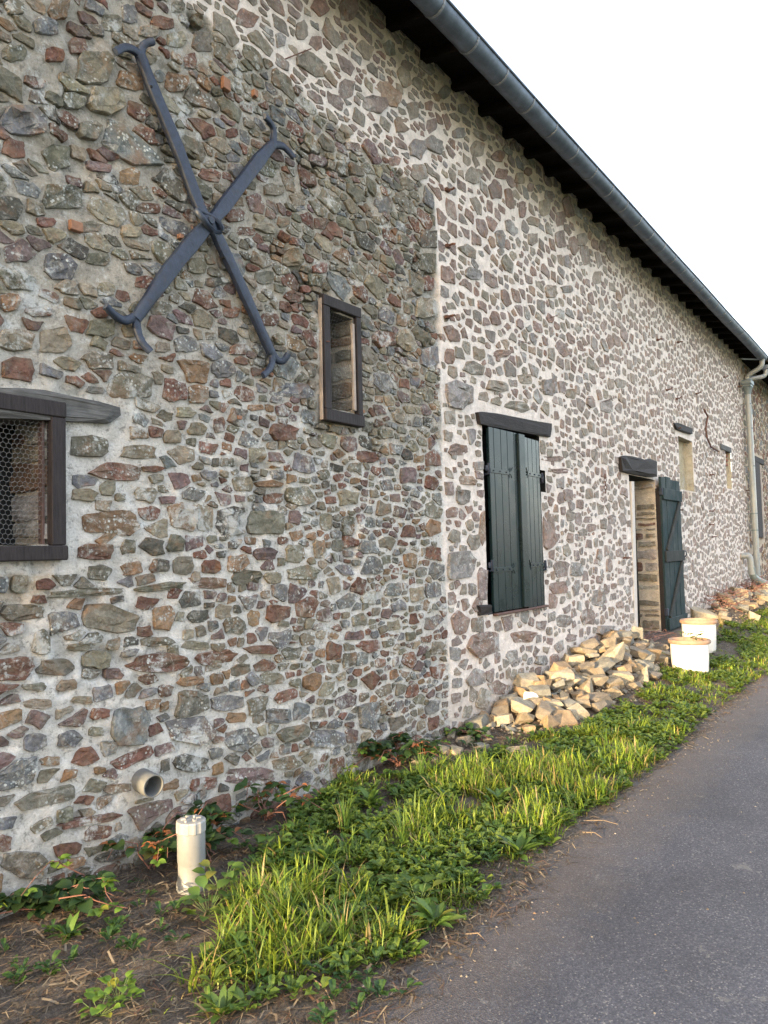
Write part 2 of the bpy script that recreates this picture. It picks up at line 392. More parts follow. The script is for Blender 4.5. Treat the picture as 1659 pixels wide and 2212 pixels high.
def clip(poly, px, py, nx, ny):
    """keep the side where (p-P).n <= 0"""
    out = []; k = len(poly)
    for i in range(k):
        a = poly[i]; b = poly[(i+1) % k]
        da = (a[0]-px)*nx+(a[1]-py)*ny; db = (b[0]-px)*nx+(b[1]-py)*ny
        if da <= 0: out.append(a)
        if (da < 0 < db) or (db < 0 < da):
            t = da/(da-db); out.append((a[0]+(b[0]-a[0])*t, a[1]+(b[1]-a[1])*t))
    return out
def area(poly):
    a = 0
    for i in range(len(poly)):
        x0, y0 = poly[i]; x1, y1 = poly[(i+1) % len(poly)]; a += x0*y1-x1*y0
    return abs(a)/2
def simplify(poly, m):
    q = list(poly)
    while len(q) > m:
        k = min(range(len(q)), key=lambda i: area([q[i-1], q[i], q[(i+1) % len(q)]])); q.pop(k)
    return q
def resample(poly, n):
    P = np.array(poly+[poly[0]]); L = np.r_[0, np.cumsum(np.hypot(*np.diff(P, axis=0).T))]
    t = np.linspace(0, L[-1], n, endpoint=False)
    return np.stack([np.interp(t, L, P[:, 0]), np.interp(t, L, P[:, 1])], 1)
def rough_outline(poly, n, amt, sd):
    """round the corners a little, make the edge ragged"""
    q = list(map(tuple, poly)); per = sum(math.hypot(q[i][0]-q[i-1][0], q[i][1]-q[i-1][1]) for i in range(len(q)))
    # drop edges too short to read
    q = [p for i, p in enumerate(q) if math.hypot(p[0]-q[i-1][0], p[1]-q[i-1][1]) > per*.05]
    if len(q) < 3: q = list(map(tuple, poly))
    if True:
        c = np.mean(q, 0); o = []
        for i in range(len(q)):
            a = np.array(q[i]); b = np.array(q[(i+1) % len(q)]); L = np.hypot(*(b-a)); m = max(1, int(round(n*L/per)))
            nr = np.array([b[1]-a[1], a[0]-b[0]])/max(L, 1e-6); bow = (rng.random()-.5)*.12*L
            ch = .05+.07*rng.random(); aa = a+(b-a)*ch; bb = b-(b-a)*ch
            for k in range(m+1):
                t = k/m; p = aa+(bb-aa)*t; o.append(p+nr*(bow*4*t*(1-t)+amt*per*.16*(rng.random()-.5)))
        if len(o) % 2: o.append(.5*(np.array(o[-1])+np.array(o[0])))
        return np.array(o)
    o = []
    for i in range(len(q)):
        a = np.array(q[i]); b = np.array(q[(i+1) % len(q)]); o.append(tuple(a*.92+b*.08)); o.append(tuple(a*.08+b*.92))
    R = resample(o, n); c = R.mean(0); d = R-c
    k = np.arange(n); r = 1+amt*1.1*(rng.random(n)-.5)*2
    r = r*(1+amt*.8*np.sin(k*2*PI/n*2+sd)+amt*.6*np.sin(k*2*PI/n*3+sd*1.7))
    return c+d*r[:, None]

def stone_geo(R, basis, proud, col, alpha, edge=.022):
    """faceted stone: skirt buried in the mortar, shoulder, uneven face. R: (n,2) outline"""
    n = len(R); c = R.mean(0); size = math.sqrt(max(area([tuple(p) for p in R]), 1e-5))
    sh = min(.065, .005/size+.012)
    tilt = (rng.random(2)-.5)*.28
    def face(q, k, am): return proud*k+((q-c)@tilt)*.5*min(1, proud/.012)+am*size*(rng.random(len(q))-.5)
    r1 = c+(R-c)*(1-sh*.35); r2 = c+(R-c)*(1-sh*1.5); r3 = c+(R-c)*(.48+.1*rng.random((n, 1)))
    V = np.concatenate([basis.p(R[:, 0], R[:, 1], np.full(n, -edge)), basis.p(r1[:, 0], r1[:, 1], face(r1, .70, .03)),
                        basis.p(r2[:, 0], r2[:, 1], face(r2, .98, .06)), basis.p(r3[::2, 0], r3[::2, 1], face(r3[::2], 1.05, .09))])
    F = []
    for k in range(2):
        for i in range(n): F.append((k*n+i, k*n+(i+1) % n, (k+1)*n+(i+1) % n, (k+1)*n+i))
    m = len(r3[::2]); b2 = 2*n; b3 = 3*n
    for j in range(m):
        i = 2*j; j2 = (j+1) % m
        F.append((b2+i, b2+(i+1) % n, b3+j)); 
        if (i+1) < n: F.append((b2+(i+1) % n, b2+(i+2) % n, b3+j2, b3+j))
    F.append(tuple(b3+j for j in range(m)))
    C = np.tile(np.array([*col, alpha]), (len(V), 1)); C[:, :3] *= (1+.12*(rng.random((len(V), 1))-.5))
    return V, F, C
def col_of(key, var=.22):
    c = np.array(PAL[key])*.88; c = c*.90+.10*c.mean(); k = 1+var*(rng.random()-.5)*2; return tuple(np.clip(c*k*(1+.08*(rng.random(3)-.5)), 0, 1))

# openings in the wall front (s0, s1, z0, z1)
OPEN = dict(w1=(1.22, 1.855, 1.57, 2.13), w2=(3.80, 4.065, 2.45, 3.10), sh=(5.89, 7.08, .93, 2.62), hole=(7.08, 7.20, 2.06, 2.28),
            door=(9.84, 11.00, .0, 2.42), ni=(12.35, 13.22, 2.36, 3.20), n2=(15.72, 16.22, 2.55, 3.36))
SOLID = [(5.196, 5.214, -.1, 4.36), (1.05, 1.95, 1.45, 2.26), (1.0, 2.25, 2.10, 2.27), (3.70, 4.14, 2.35, 3.19), (5.80, 7.46, 2.60, 2.80), OPEN['sh'], OPEN['hole'], (9.58, 11.15, 2.36, 2.64), OPEN['door'],
         OPEN['ni'], (12.2, 13.35, 3.2, 3.36), OPEN['n2'], (15.6, 16.35, 3.3, 3.47), (2.27, 2.42, .35, .50)]
S0, S1, ZTOP = -2.6, 17.62, 5.6

# where the later, pale repointing starts: to the right of s=5.2 and above a sloping line
def newness(s, z):
    line = np.interp(s, [-3, 2.0, 2.6, 3.4, 4.2, 4.7, 5.25], [6.6, 5.2, 4.5, 4.47, 4.40, 4.42, 4.44])
    j = .10*(fbm(s*4, z*4, 21)-.5)*2
    above = smooth(-.012, .012, z+j-line)
    right = smooth(5.19, 5.215, s+.5*j)
    return np.maximum(above, right)
def lowold(s, z): return smooth(2.9, 2.0, z+.5*(fbm(s*1.3, z*1.3, 44)-.5)*2)   # lower part of the old wall: whiter joints

def wall_depth(s, z):
    nw = newness(s, z)
    d = (fbm(s*7, z*7, 50)-.5)*.030+(fbm(s*22, z*22, 53, 3)-.5)*.018
    dry = smooth(.60, .70, fbm(s*2.2, z*2.2, 60))*smooth(2.7, 3.3, z)+.5*smooth(.66, .74, fbm(s*3, z*3, 63))
    d = d-.060*dry*(1-nw)
    dn = (fbm(s*5, z*5, 70)-.5)*.014+(fbm(s*26, z*26, 73, 2)-.5)*.006+.004
    bulge = .03*(fbm(s*.5, z*.5, 80)-.5)
    return d*(1-nw)+dn*nw+bulge*.5
def mortar_col(s, z):
    nw = newness(s, z)[..., None]; lo = lowold(s, z)[..., None]
    a = np.array([.36, .325, .275]); b = np.array([.56, .53, .49]); c = np.array([.72, .645, .59])
    v = (a*(1-lo)+b*lo)*(1-nw)+c*nw
    # yellower, darker cream mortar close under the eave; ochre stains below openings
    cr = smooth(4.9, 5.4, z+.2*(fbm(s*2, z*2, 90)-.5))[..., None]*nw
    v = v*(1-cr)+np.array([.56, .46, .34])*cr
    st = np.zeros_like(s)
    for (x, zt, ww, h) in ((3.92, 2.36, .14, .35), (12.8, 2.36, .35, .3), (1.7, 1.45, .3, .3)):
        st = np.maximum(st, smooth(ww, ww*.3, np.abs(s-x+.05*(fbm(s*8, z*8, 91)-.5)))*smooth(zt-h, zt-.02, z)*(z < zt))
    st = (st*.6)[..., None]; v = v*(1-st)+np.array([.42, .31, .18])*st
    foot_tone = smooth(.45, .05, z-.15*fbm(s*3, z*3, 95))[..., None]*.35  # mortar blends to a darker brown towards the wall foot
    v = v*(1-foot_tone)+np.array([.20, .17, .13])*foot_tone
    alpha = (1-nw)*.9+nw*.12
    return np.concatenate([v, alpha], -1)

def grid_lines(a, b, step, brk):
    pts = sorted({a, b, *[x for x in brk if a < x < b]}); out = []
    for p, q in zip(pts[:-1], pts[1:]):
        st = step(.5*(p+q)); out += list(np.linspace(p, q, max(1, int(round((q-p)/st))), endpoint=False))
    return np.array(out+[b])
def mortar_mesh():
    bs = [v for k in OPEN.values() for v in k[:2]]; bz = [v for k in OPEN.values() for v in k[2:]]
    bs += [-.5, 1, 5, 9]
    xs = grid_lines(S0, S1, lambda s: .10 if s < .8 else (.017 if s < 5.2 else (.024 if s < 9 else .045)), bs)
    zs = grid_lines(-.15, ZTOP, lambda z: .02, bz)
    X, Z = np.meshgrid(xs, zs); D = wall_depth(X, Z)
    V = np.stack([X, -D, Z], -1).reshape(-1, 3); C = mortar_col(X, Z).reshape(-1, 4)
    nx = len(xs); i = np.arange(len(zs)-1)[:, None]*nx+np.arange(nx-1)[None]
    F = np.stack([i, i+1, i+nx+1, i+nx], -1)
    cx = (xs[1:]+xs[:-1])/2; cz = (zs[1:]+zs[:-1])/2; CX, CZ = np.meshgrid(cx, cz); keep = np.ones(CX.shape, bool)
    for (a, b, c, d) in OPEN.values(): keep &= ~((CX > a) & (CX < b) & (CZ > c) & (CZ < d))
    return new_mesh('mortar', V, F[keep], MM, C, smooth_=True)

barn = thing('stone_barn', 'long rubble stone barn with patchy pale pointing, zinc gutter and green shutters', 'barn', (0, 0, 0))
link('mortar', mortar_mesh(), barn)

# --- stones surveyed one by one from the photograph: picture crops -> (cx, cy, w, h, colour, tilt)
FIX = []
def crop(ox, oy, k, L):
    for t in L:
        cx, cy, ww, hh, c = t[:5]; a = t[5] if len(t) > 5 else 0
        FIX.append((ox+cx*k, oy+cy*k, ww*k, hh*k, c, math.radians(a)))
crop(0, 756, .5, [(75,90,150,130,'r'),(320,165,300,80,'o',13),(560,155,200,120,'g'),(755,175,110,110,'r'),(855,190,90,90,'o'),(420,45,140,80,'g'),
 (365,415,215,100,'g'),(595,440,170,65,'t'),(500,525,240,80,'r',5),(655,515,100,30,'r'),(365,625,120,60,'t'),(630,625,100,70,'t',10),(520,635,50,40,'g'),(475,745,260,120,'o'),
 (785,720,130,130,'o'),(880,725,80,120,'t'),(1000,740,140,130,'d'),(1150,745,160,110,'g'),(1270,725,55,70,'p'),(410,872,160,75,'r'),(550,850,70,70,'g'),(655,850,120,80,'d',15),
 (755,835,80,80,'g'),(570,945,90,60,'o',-10),(690,932,90,65,'d'),(790,930,90,85,'g'),(910,935,90,65,'r'),(1030,922,100,85,'o'),(1145,880,120,55,'p'),(1275,880,90,80,'t'),(1378,860,60,85,'t'),
 (280,975,140,65,'r'),(435,962,110,75,'g'),(90,1005,70,100,'g'),(375,1048,340,36,'g',-3),(690,1022,240,36,'g',-6),(895,1007,160,55,'r'),(1065,982,140,70,'g'),(485,1160,250,125,'g',8),
 (705,1158,100,115,'o'),(855,1150,100,60,'d'),(965,1130,80,70,'t'),(1015,1190,110,80,'g'),(1100,1160,55,75,'o'),(1200,1140,110,85,'r'),(1320,1110,100,95,'r'),(100,1135,190,75,'g'),
 (180,1260,75,115,'g'),(345,1285,110,36,'t'),(685,1260,150,45,'g'),(845,1275,130,42,'t'),(245,1370,170,75,'g'),(425,1340,130,85,'g'),(680,1350,260,90,'r'),(935,1328,190,62,'r',-7),
 (1120,1295,150,42,'r'),(1145,1362,100,58,'r',-10),(495,1400,80,50,'p'),(820,1430,130,48,'o'),(935,1422,60,55,'o'),(1035,1380,90,55,'g',-12),(150,1455,110,40,'g'),(290,1450,90,58,'t'),
 (1225,355,130,80,'r'),(850,340,90,58,'t'),(945,325,50,75,'p'),(605,300,80,60,'b',15),(1170,577,120,32,'o'),(1190,640,90,48,'r'),(1590,460,100,55,'r'),(1265,175,200,75,'b'),(1205,150,55,70,'t'),
 (960,85,105,80,'b'),(1105,250,80,30,'o'),(800,270,90,50,'t'),(740,375,90,60,'t'),(1110,455,80,75,'t'),(1395,540,60,50,'g'),(1410,740,60,80,'g'),(1510,760,60,90,'g'),(1590,850,90,60,'b'),
 (1310,960,150,65,'g'),(1175,985,80,55,'t'),(1490,950,80,50,'b'),(1400,1140,70,70,'p'),(1590,1070,80,60,'t'),(1330,1250,70,55,'t'),(1440,1300,70,85,'r'),(1590,1280,110,60,'r',-8),(1180,1420,110,60,'t')])
crop(0, 1404, .5, [(560,330,180,175,'b'),(570,468,205,58,'r',-22),(820,350,210,130,'b'),(1040,390,150,115,'b'),(825,488,170,85,'d'),(200,640,290,75,'g',-14),(390,738,300,38,'r',-12),
 (100,930,200,125,'g',5),(295,860,130,60,'r',-12),(480,890,150,50,'d',-14),(430,275,90,52,'r',-5),(415,352,62,42,'g'),(160,232,130,48,'t'),(355,217,100,38,'t'),(150,400,120,85,'b',-10),
 (305,385,120,80,'b',-10),(220,480,90,45,'o',-8),(985,230,145,70,'b',-6),(1020,292,90,50,'o'),(1120,300,60,42,'t'),(1205,285,110,70,'b'),(1235,200,110,52,'r',-16),(1270,362,150,70,'g',-14),
 (1155,400,60,50,'p'),(1415,385,175,80,'b'),(1520,372,58,70,'p'),(1600,290,105,140,'b'),(1240,488,130,62,'g',-10),(1080,545,210,80,'p'),(430,520,52,38,'o'),(520,600,140,44,'t',-8),
 (15,835,70,80,'r'),(130,1050,170,46,'g',-14),(40,1095,90,50,'g',-12),(350,960,120,38,'d',-14),(150,1130,170,60,'r',-18),(880,580,130,60,'r',-8)])
crop(0, 0, .5, [(100,520,200,135,'b',5),(255,40,100,95,'o'),(410,290,160,150,'g',8),(565,350,130,80,'o',10),(470,430,170,120,'t',10),(765,355,110,85,'o',12),(820,265,55,75,'r'),(250,680,125,125,'g'),
 (270,850,180,110,'g'),(200,115,120,85,'b'),(345,190,80,75,'r'),(150,355,100,55,'r',15),(35,900,130,115,'d'),(80,1085,150,110,'p'),(260,1150,150,120,'b'),(455,1250,80,65,'t'),(40,1310,90,85,'o'),
 (165,1345,130,50,'r'),(65,1470,175,100,'t'),(240,1470,145,120,'t'),(430,1420,135,85,'g'),(425,1540,145,110,'d'),(800,1485,110,80,'b'),(1030,1510,85,50,'r'),(1270,1280,100,52,'r',8),
 (850,1150,90,75,'t'),(935,1220,105,50,'d',5),(1270,1110,90,80,'t'),(870,180,100,100,'g'),(900,755,105,60,'r',12),(1000,575,55,45,'r'),(1010,930,90,65,'r'),(1140,985,110,45,'t',15),(1385,965,58,52,'r'),
 (1375,690,85,42,'p',20),(1060,85,95,80,'r',25),(1380,30,90,80,'r',40),(1300,130,60,90,'g'),(1360,190,60,70,'r'),(1345,280,150,80,'g',35),(1495,385,75,90,'p'),(1210,175,50,70,'b'),(1500,40,80,110,'r'),
 (480,100,100,80,'g',10),(560,60,70,90,'b'),(640,140,90,60,'t'),(760,170,90,70,'t'),(690,330,60,60,'b'),(700,100,110,60,'r',15),(770,30,60,50,'g'),(530,470,80,60,'b'),(60,30,90,80,'g'),(60,230,110,80,'g',8),
 (240,240,90,70,'r',8),(330,430,110,70,'g',12),(60,640,110,90,'r',6),(400,560,110,90,'g'),(430,720,110,50,'p',12),(560,760,90,80,'o'),(640,900,110,50,'r',6),(380,980,130,50,'g'),(560,1000,90,60,'t'),
 (200,960,90,50,'r'),(420,1120,110,60,'g'),(620,1220,90,60,'r'),(690,1330,100,60,'g'),(560,1430,80,60,'t'),(700,1500,70,50,'t'),(1060,1260,90,60,'t'),(1160,1380,80,60,'r'),(1000,1350,80,50,'r'),
 (1180,820,90,60,'t'),(1080,800,60,40,'g',10),(1290,860,80,60,'t'),(1220,960,60,50,'t'),(1060,1000,80,40,'r'),(1380,1160,70,50,'r'),(1140,1200,80,60,'g')])
crop(540, 0, .488, [(430,400,75,95,'p'),(550,462,110,80,'p',20),(610,415,140,70,'o',45),(680,340,55,100,'t',-20),(740,370,65,50,'g',35),(672,552,75,75,'o'),(740,660,85,90,'b',15),(812,640,95,70,'b',30),
 (1000,662,65,75,'g',20),(940,482,55,45,'g',25),(640,712,55,45,'r'),(745,765,80,80,'g'),(985,780,75,75,'g',35),(1082,840,65,95,'p',-15),(1145,880,40,100,'r',-10),(1205,928,36,80,'r'),(1370,970,45,70,'r'),
 (1405,918,45,100,'r',-18),(1300,920,50,80,'t'),(595,905,75,80,'b'),(795,1060,100,80,'d',10),(800,1165,110,90,'g'),(797,1250,42,70,'r'),(215,1110,95,75,'g'),(310,1195,65,45,'o'),(600,1500,110,75,'r'),
 (800,1580,95,100,'b'),(785,1360,110,100,'t'),(880,1578,46,75,'r'),(990,1630,100,60,'g',15),(1110,1565,80,36,'r'),(985,1215,85,55,'b',15),(960,1110,100,50,'g',30),(1110,1060,50,85,'b',-15),
 (780,300,90,40,'g',40),(860,410,50,60,'g',40),(820,430,50,30,'o',40),(700,200,60,40,'g',35),(615,215,55,75,'g',-15),(690,290,60,40,'r',35),(505,225,90,70,'t',35),(560,100,90,26,'r',40),
 (870,540,30,80,'r',-20),(905,520,60,30,'g',40),(790,470,40,50,'r'),(720,490,55,80,'g',-15),(800,560,45,70,'p'),(920,590,60,50,'b'),(1095,690,60,55,'r',20),(1010,600,80,34,'g',35),(1110,770,55,50,'r',15),
 (980,760,60,60,'b'),(1190,790,45,55,'t'),(1230,760,40,40,'r',40),(1140,670,60,30,'g',45),(1320,870,40,60,'p'),(1240,830,30,40,'r'),(1430,1090,40,90,'r',-12),(1470,1060,50,60,'g'),(1370,1060,50,80,'p',-12),
 (1250,1060,45,60,'t'),(1330,1290,60,60,'t'),(1400,1280,60,34,'b'),(1560,1090,34,60,'p'),(1480,1130,40,90,'b',-10),(1250,980,60,40,'t',20),(1530,1230,40,60,'t')])
crop(918, 810, .4466, [(165,95,145,150,'b'),(350,55,120,56,'g',8),(440,155,125,60,'g'),(600,60,85,85,'b'),(160,360,105,60,'r'),(262,440,66,46,'b'),(205,510,85,46,'o',8),(185,590,75,75,'d'),
 (175,920,145,155,'b'),(280,740,42,180,'o'),(592,750,64,190,'r'),(578,960,36,170,'o'),(280,1010,60,160,'p'),(165,1200,95,120,'r',10),(285,1305,180,125,'r',-8),(475,1265,130,60,'r'),(240,1460,105,90,'b',-8),
 (140,1350,65,75,'b'),(420,1370,64,85,'b'),(345,1510,95,75,'r'),(655,940,80,90,'p'),(730,940,66,72,'b'),(835,1075,64,95,'b'),(785,1170,78,80,'r'),(665,1190,75,66,'b'),(610,405,110,28,'r'),
 (700,680,44,62,'g'),(785,700,44,32,'p'),(40,650,85,90,'g'),(40,400,85,85,'r'),(40,740,85,90,'o'),(130,665,60,58,'r'),(140,780,66,70,'g'),(880,1240,110,60,'b'),(650,465,90,26,'r'),(40,860,85,70,'r'),
 (40,1040,80,80,'b'),(120,1080,60,70,'r'),(60,1320,60,70,'g'),(480,20,70,50,'t'),(340,130,60,50,'t'),(280,110,50,60,'g'),(450,90,40,60,'b'),(870,150,60,70,'b'),(940,40,60,50,'g'),(700,90,50,50,'t'),
 (800,130,50,60,'p'),(690,580,50,60,'p'),(800,740,50,40,'r'),(900,700,44,50,'b'),(940,860,40,50,'p'),(890,920,36,70,'r'),(840,990,34,44,'r'),(940,1110,40,40,'r'),(640,1030,90,60,'r',-10),
 (560,1380,70,50,'b'),(700,1270,60,44,'p'),(840,870,34,60,'r'),(760,760,50,40,'g')])

def fixed_stones():
    out = []
    for (cx, cy, ww, hh, c, a) in FIX:
        n = 16; t = (np.arange(n)+rng.random()*.6)*2*PI/n; e = .55+.25*rng.random()
        nc = int(rng.integers(5, 8)); tc = (np.arange(nc)+.42*(rng.random(nc)-.5)+rng.random())*2*PI/nc; rc = .92+.26*rng.random(nc)
        q = rough_outline([(np.sign(math.cos(u))*abs(math.cos(u))**.6*v_, np.sign(math.sin(u))*abs(math.sin(u))**.6*v_) for u, v_ in zip(tc, rc)], 12, .05, 0); n = len(q)
        q = q*(2.0/(q.max(0)-q.min(0))); q = q-(q.max(0)+q.min(0))/2; x = q[:, 0]*ww/2; y = q[:, 1]*hh/2
        k = 1+.055*(rng.random(n)-.5)*2
        x, y = x*k*.97, y*k*.97
        px = cx+x*math.cos(a)-y*math.sin(a); py = cy+x*math.sin(a)+y*math.cos(a)
        R = np.array([W(p, q) for p, q in zip(px, py)])
        if R[:, 0].max() > 30 or R[:, 1].min() < -.1: continue
        lo, hi = R.min(0), R.max(0)
        if any(lo[0] < b and hi[0] > a_ and lo[1] < d and hi[1] > c_ for (a_, b, c_, d) in SOLID):
            # trim against the opening it touches
            P = [tuple(p) for p in R]; c0 = R.mean(0)
            bad = False
            for (a_, b, c_, d) in SOLID:
                if lo[0] < b and hi[0] > a_ and lo[1] < d and hi[1] > c_:
                    q = (min(max(c0[0], a_), b), min(max(c0[1], c_), d)); v = np.array(q)-c0; L = np.hypot(*v)
                    if L < .03: bad = True; break
                    P = clip(P, q[0]-v[0]/L*.008, q[1]-v[1]/L*.008, v[0]/L, v[1]/L)
            if bad or len(P) < 3 or area(P) < .0006: continue
            R = np.array(P if len(P) % 2 == 0 else P+[tuple((np.array(P[-1])+np.array(P[0]))/2)])
        if any(np.hypot(*(R.mean(0)-o[0].mean(0))) < .33*(math.sqrt(area([tuple(p) for p in R]))+math.sqrt(area([tuple(p) for p in o[0]])))*1.15 for o in out): continue
        out.append((R[::-1] if _ccw(R) else R, c))
    return out
def _ccw(R):
    x, y = R[:, 0], R[:, 1]; return np.sum(x*np.roll(y, -1)-np.roll(x, -1)*y) < 0
def orient(R): return R[::-1] if _ccw(R) else R

def random_stones(s0, s1, z0, z1, sizes, fixed, solids, gapf, ax=1.45, capk=1.5):
    """weighted Voronoi rubble: big stones first, then smaller ones in the gaps"""
    CELL = .25; grid = {}; sites = []
    fp = {}
    for k, R in enumerate(fixed):
        for p in R: fp.setdefault((int(p[0]//CELL), int(p[1]//CELL)), []).append((p[0], p[1], k))
    def near(x, z, m=1):
        i, j = int(x//CELL), int(z//CELL)
        for a in range(i-m, i+m+1):
            for b in range(j-m, j+m+1): yield (a, b)
    fb = [(R[:, 0].min(), R[:, 0].max(), R[:, 1].min(), R[:, 1].max()) for R in fixed]
    for (rmin, rmax, tries, dens) in sizes:
        T = rng.random((tries, 3))
        for (a, b, c) in T:
            x = s0+(s1-s0)*a; z = z0+(z1-z0)*b; r = rmin+(rmax-rmin)*c
            if x > 8: r *= 1.0
            ok = True
            for (A, B, C_, D) in solids:
                if A-r*1.2 < x < B+r*1.2 and C_-r*.8 < z < D+r*.8: ok = False; break
            if not ok: continue
            for g in near(x, z):
                for (X, Z, R_) in grid.get(g, ()):
                    if math.hypot((X-x)/ax, Z-z) < dens*(R_+r): ok = False; break
                if not ok: break
                for (X, Z, k) in fp.get(g, ()):
                    if math.hypot((X-x)/ax, Z-z) < r*.85: ok = False; break
                    f = fb[k]
                    if f[0] < x < f[1] and f[2] < z < f[3]: ok = False; break
                if not ok: break
            if ok: grid.setdefault((int(x//CELL), int(z//CELL)), []).append((x, z, r)); sites.append((x, z, r))
    out = []
    for (x, z, r) in sites:
        L = r*capk
        k = 8; poly = [(x+L*ax*math.cos(2*PI*(i+.5)/k)*1.08, z+L*math.sin(2*PI*(i+.5)/k)*1.08) for i in range(k)]
        seenf = {}
        for g in near(x, z):
            for (X, Z, R_) in grid.get(g, ()):
                if X == x and Z == z: continue
                dx, dz = (X-x)/ax, Z-z; d = math.hypot(dx, dz)
                if d > 2.4*(r+R_): continue
                t = .5+(r*r-R_*R_)/(2*d*d); t = min(.8, max(.2, t))
                # metric normal -> real normal
                nx, nz = dx/ax, dz; nl = math.hypot(nx, nz); nx /= nl; nz /= nl
                gp = gapf(x, z)
                poly = clip(poly, x+(X-x)*t-nx*gp, z+(Z-z)*t-nz*gp, nx, nz)
                if len(poly) < 3: break
            for (X, Z, kf) in fp.get(g, ()):
                d = math.hypot(X-x, Z-z)
                if kf not in seenf or d < seenf[kf][0]: seenf[kf] = (d, X, Z)
            if len(poly) < 3: break
        if len(poly) < 3: continue
        for (d, X, Z) in seenf.values():
            if d > 3*r*ax or d < 1e-4: continue
            nx, nz = (X-x)/d, (Z-z)/d; gp = gapf(x, z)
            poly = clip(poly, X-nx*gp*1.3, Z-nz*gp*1.3, nx, nz)
            if len(poly) < 3: break
        if len(poly) < 3: continue
        for (A, B, C_, D) in solids:
            if A-.3 < x < B+.3 and C_-.3 < z < D+.3:
                q = (min(max(x, A), B), min(max(z, C_), D)); d = math.hypot(q[0]-x, q[1]-z)
                if d < 1e-4: poly = []; break
                nx, nz = (q[0]-x)/d, (q[1]-z)/d; poly = clip(poly, q[0]-nx*.006, q[1]-nz*.006, nx, nz)
                if len(poly) < 3: break
        if len(poly) < 3 or area(poly) < .0005: continue
        out.append(poly)
    return out

def zone_colour(x, z):
    nw = float(newness(np.array([x]), np.array([z]))[0]); lo = float(lowold(np.array([x]), np.array([z]))[0])
    if nw > .5: keys, p = 'grpbtod', (.24, .17, .22, .17, .13, .03, .04)
    elif lo > .5: keys, p = 'grpbtod', (.24, .17, .13, .20, .13, .08, .05)
    else: keys, p = 'grpbtod', (.34, .14, .10, .14, .20, .04, .04)
    return str(rng.choice(list(keys), p=p)), nw, lo

stuff_V, stuff_F, stuff_C = [], [], []
stone_list = []      # (picture area, R, proud, colour, alpha)
def visible(c):
    if depth_of((c[0], 0, c[1])) < .3: return False
    x, y = proj((c[0], 0, c[1])); return -30 < x < 1690 and -30 < y < 2240
def add_wall_stone(R, key, nw, lo):
    c = R.mean(0); A = area([tuple(p) for p in R])
    pr = (.003+.012*rng.random()) if nw < .5 else (.002+.006*rng.random())
    dv = wall_depth(np.r_[c[0], R[:, 0]], np.r_[c[1], R[:, 1]]); d = 0; al = (.85 if nw < .5 else .42) if rng.random() < .7 else .15
    if c[1] < 1.5 and nw > .5: al = .75
    if key == 'b': al = min(1, al+.3)
    pa = 0
    if visible(c):
        P = np.array([proj((q[0], 0, q[1])) for q in R]); pa = area([tuple(p) for p in P])
    col = col_of(key)
    if nw > .5: q_ = .24+.30*smooth(6, 11, c[0])+.14*rng.random(); col = tuple(np.array(col)*1.12*(1-q_)+q_*np.array((.37, .315, .285)))
    stone_list.append((pa, R, pr+.002+.05*max(0, math.sqrt(A)-.09), col, al))

fixed = fixed_stones()
for R, key in fixed:
    c = R.mean(0); _, nw, lo = zone_colour(*c); add_wall_stone(R, key, nw, lo)
FR = [R for R, _ in fixed]
def gap_main(x, z):
    nw = x > 5.2
    return ((.001+.005*rng.random()) if z > 2.6 and rng.random() < .7 else (.003+.006*rng.random())) if not nw else (.003+.007*rng.random())
seg = [(-.6, 2.4, [(.075, .11, 260, .84), (.045, .068, 1300, .80), (.020, .034, 7000, .74)], 1.9),
       (2.4, 5.22, [(.065, .095, 260, .84), (.042, .062, 1700, .80), (.018, .032, 9500, .74)], 1.7),
       (5.22, 9.6, [(.065, .095, 420, .84), (.042, .060, 2600, .84), (.018, .030, 3600, .9)], 1.5),
       (9.6, S1-.06, [(.07, .10, 420, .86), (.044, .062, 4200, .86), (.022, .034, 4500, .9)], 1.25)]
allfix = list(FR)
for (a, b, sz, ax) in seg:
    ps = random_stones(a, b, .0, ZTOP-.02, sz, allfix, SOLID, gap_main, ax)
    for P in ps:
        cx = sum(p[0] for p in P)/len(P); cz = sum(p[1] for p in P)/len(P)
        key, nw, lo = zone_colour(cx, cz)
        dense = nw < .5 and cz > 2.6
        m = int(rng.choice([4, 5, 6], p=(.15, .45, .40) if dense else (.50, .38, .12)))
        if rng.random() < (.6 if dense else .85):    # bedding: quarried faces lie flat, ends break nearly square
            zs_ = [p[1] for p in P]; xs_ = [p[0] for p in P]; hz_ = (max(zs_)-min(zs_))/2; hx_ = (max(xs_)-min(xs_))/2
            zm = (max(zs_)+min(zs_))/2; xm = (max(xs_)+min(xs_))/2; t1_, t2_, t3_, t4_ = rng.normal(0, 1, 4)*(.07, .09, .14, .14)
            for (px_, pz_, nx_, nz_) in ((xm, zm+hz_*rng.uniform(.72, .92), t1_, 1), (xm, zm-hz_*rng.uniform(.72, .92), t2_, -1), (xm+hx_*rng.uniform(.78, .95), zm, 1, t3_), (xm-hx_*rng.uniform(.78, .95), zm, -1, t4_)):
                Q = clip(P, px_, pz_, nx_, nz_)
                if len(Q) >= 3: P = Q
            m = max(m, 4)
        P = simplify(P, m)
        if nw > .5:                                  # repointed wall: mortar laps over, leaving small islands of stone
            k1 = .90+.10*rng.random(); k2 = .80+.20*rng.random()
            P = [(cx+(p[0]-cx)*k1, cz+(p[1]-cz)*k2) for p in P]
        n = 18 if cx < 6 else (12 if cx < 10 else 10)
        R = orient(rough_outline(P, n, .06 if nw < .5 else .09, rng.random()*6))
        add_wall_stone(R, key, nw, lo); 
        if abs(b-cx) < .3: allfix.append(R)
stone_list.sort(key=lambda t: -t[0])
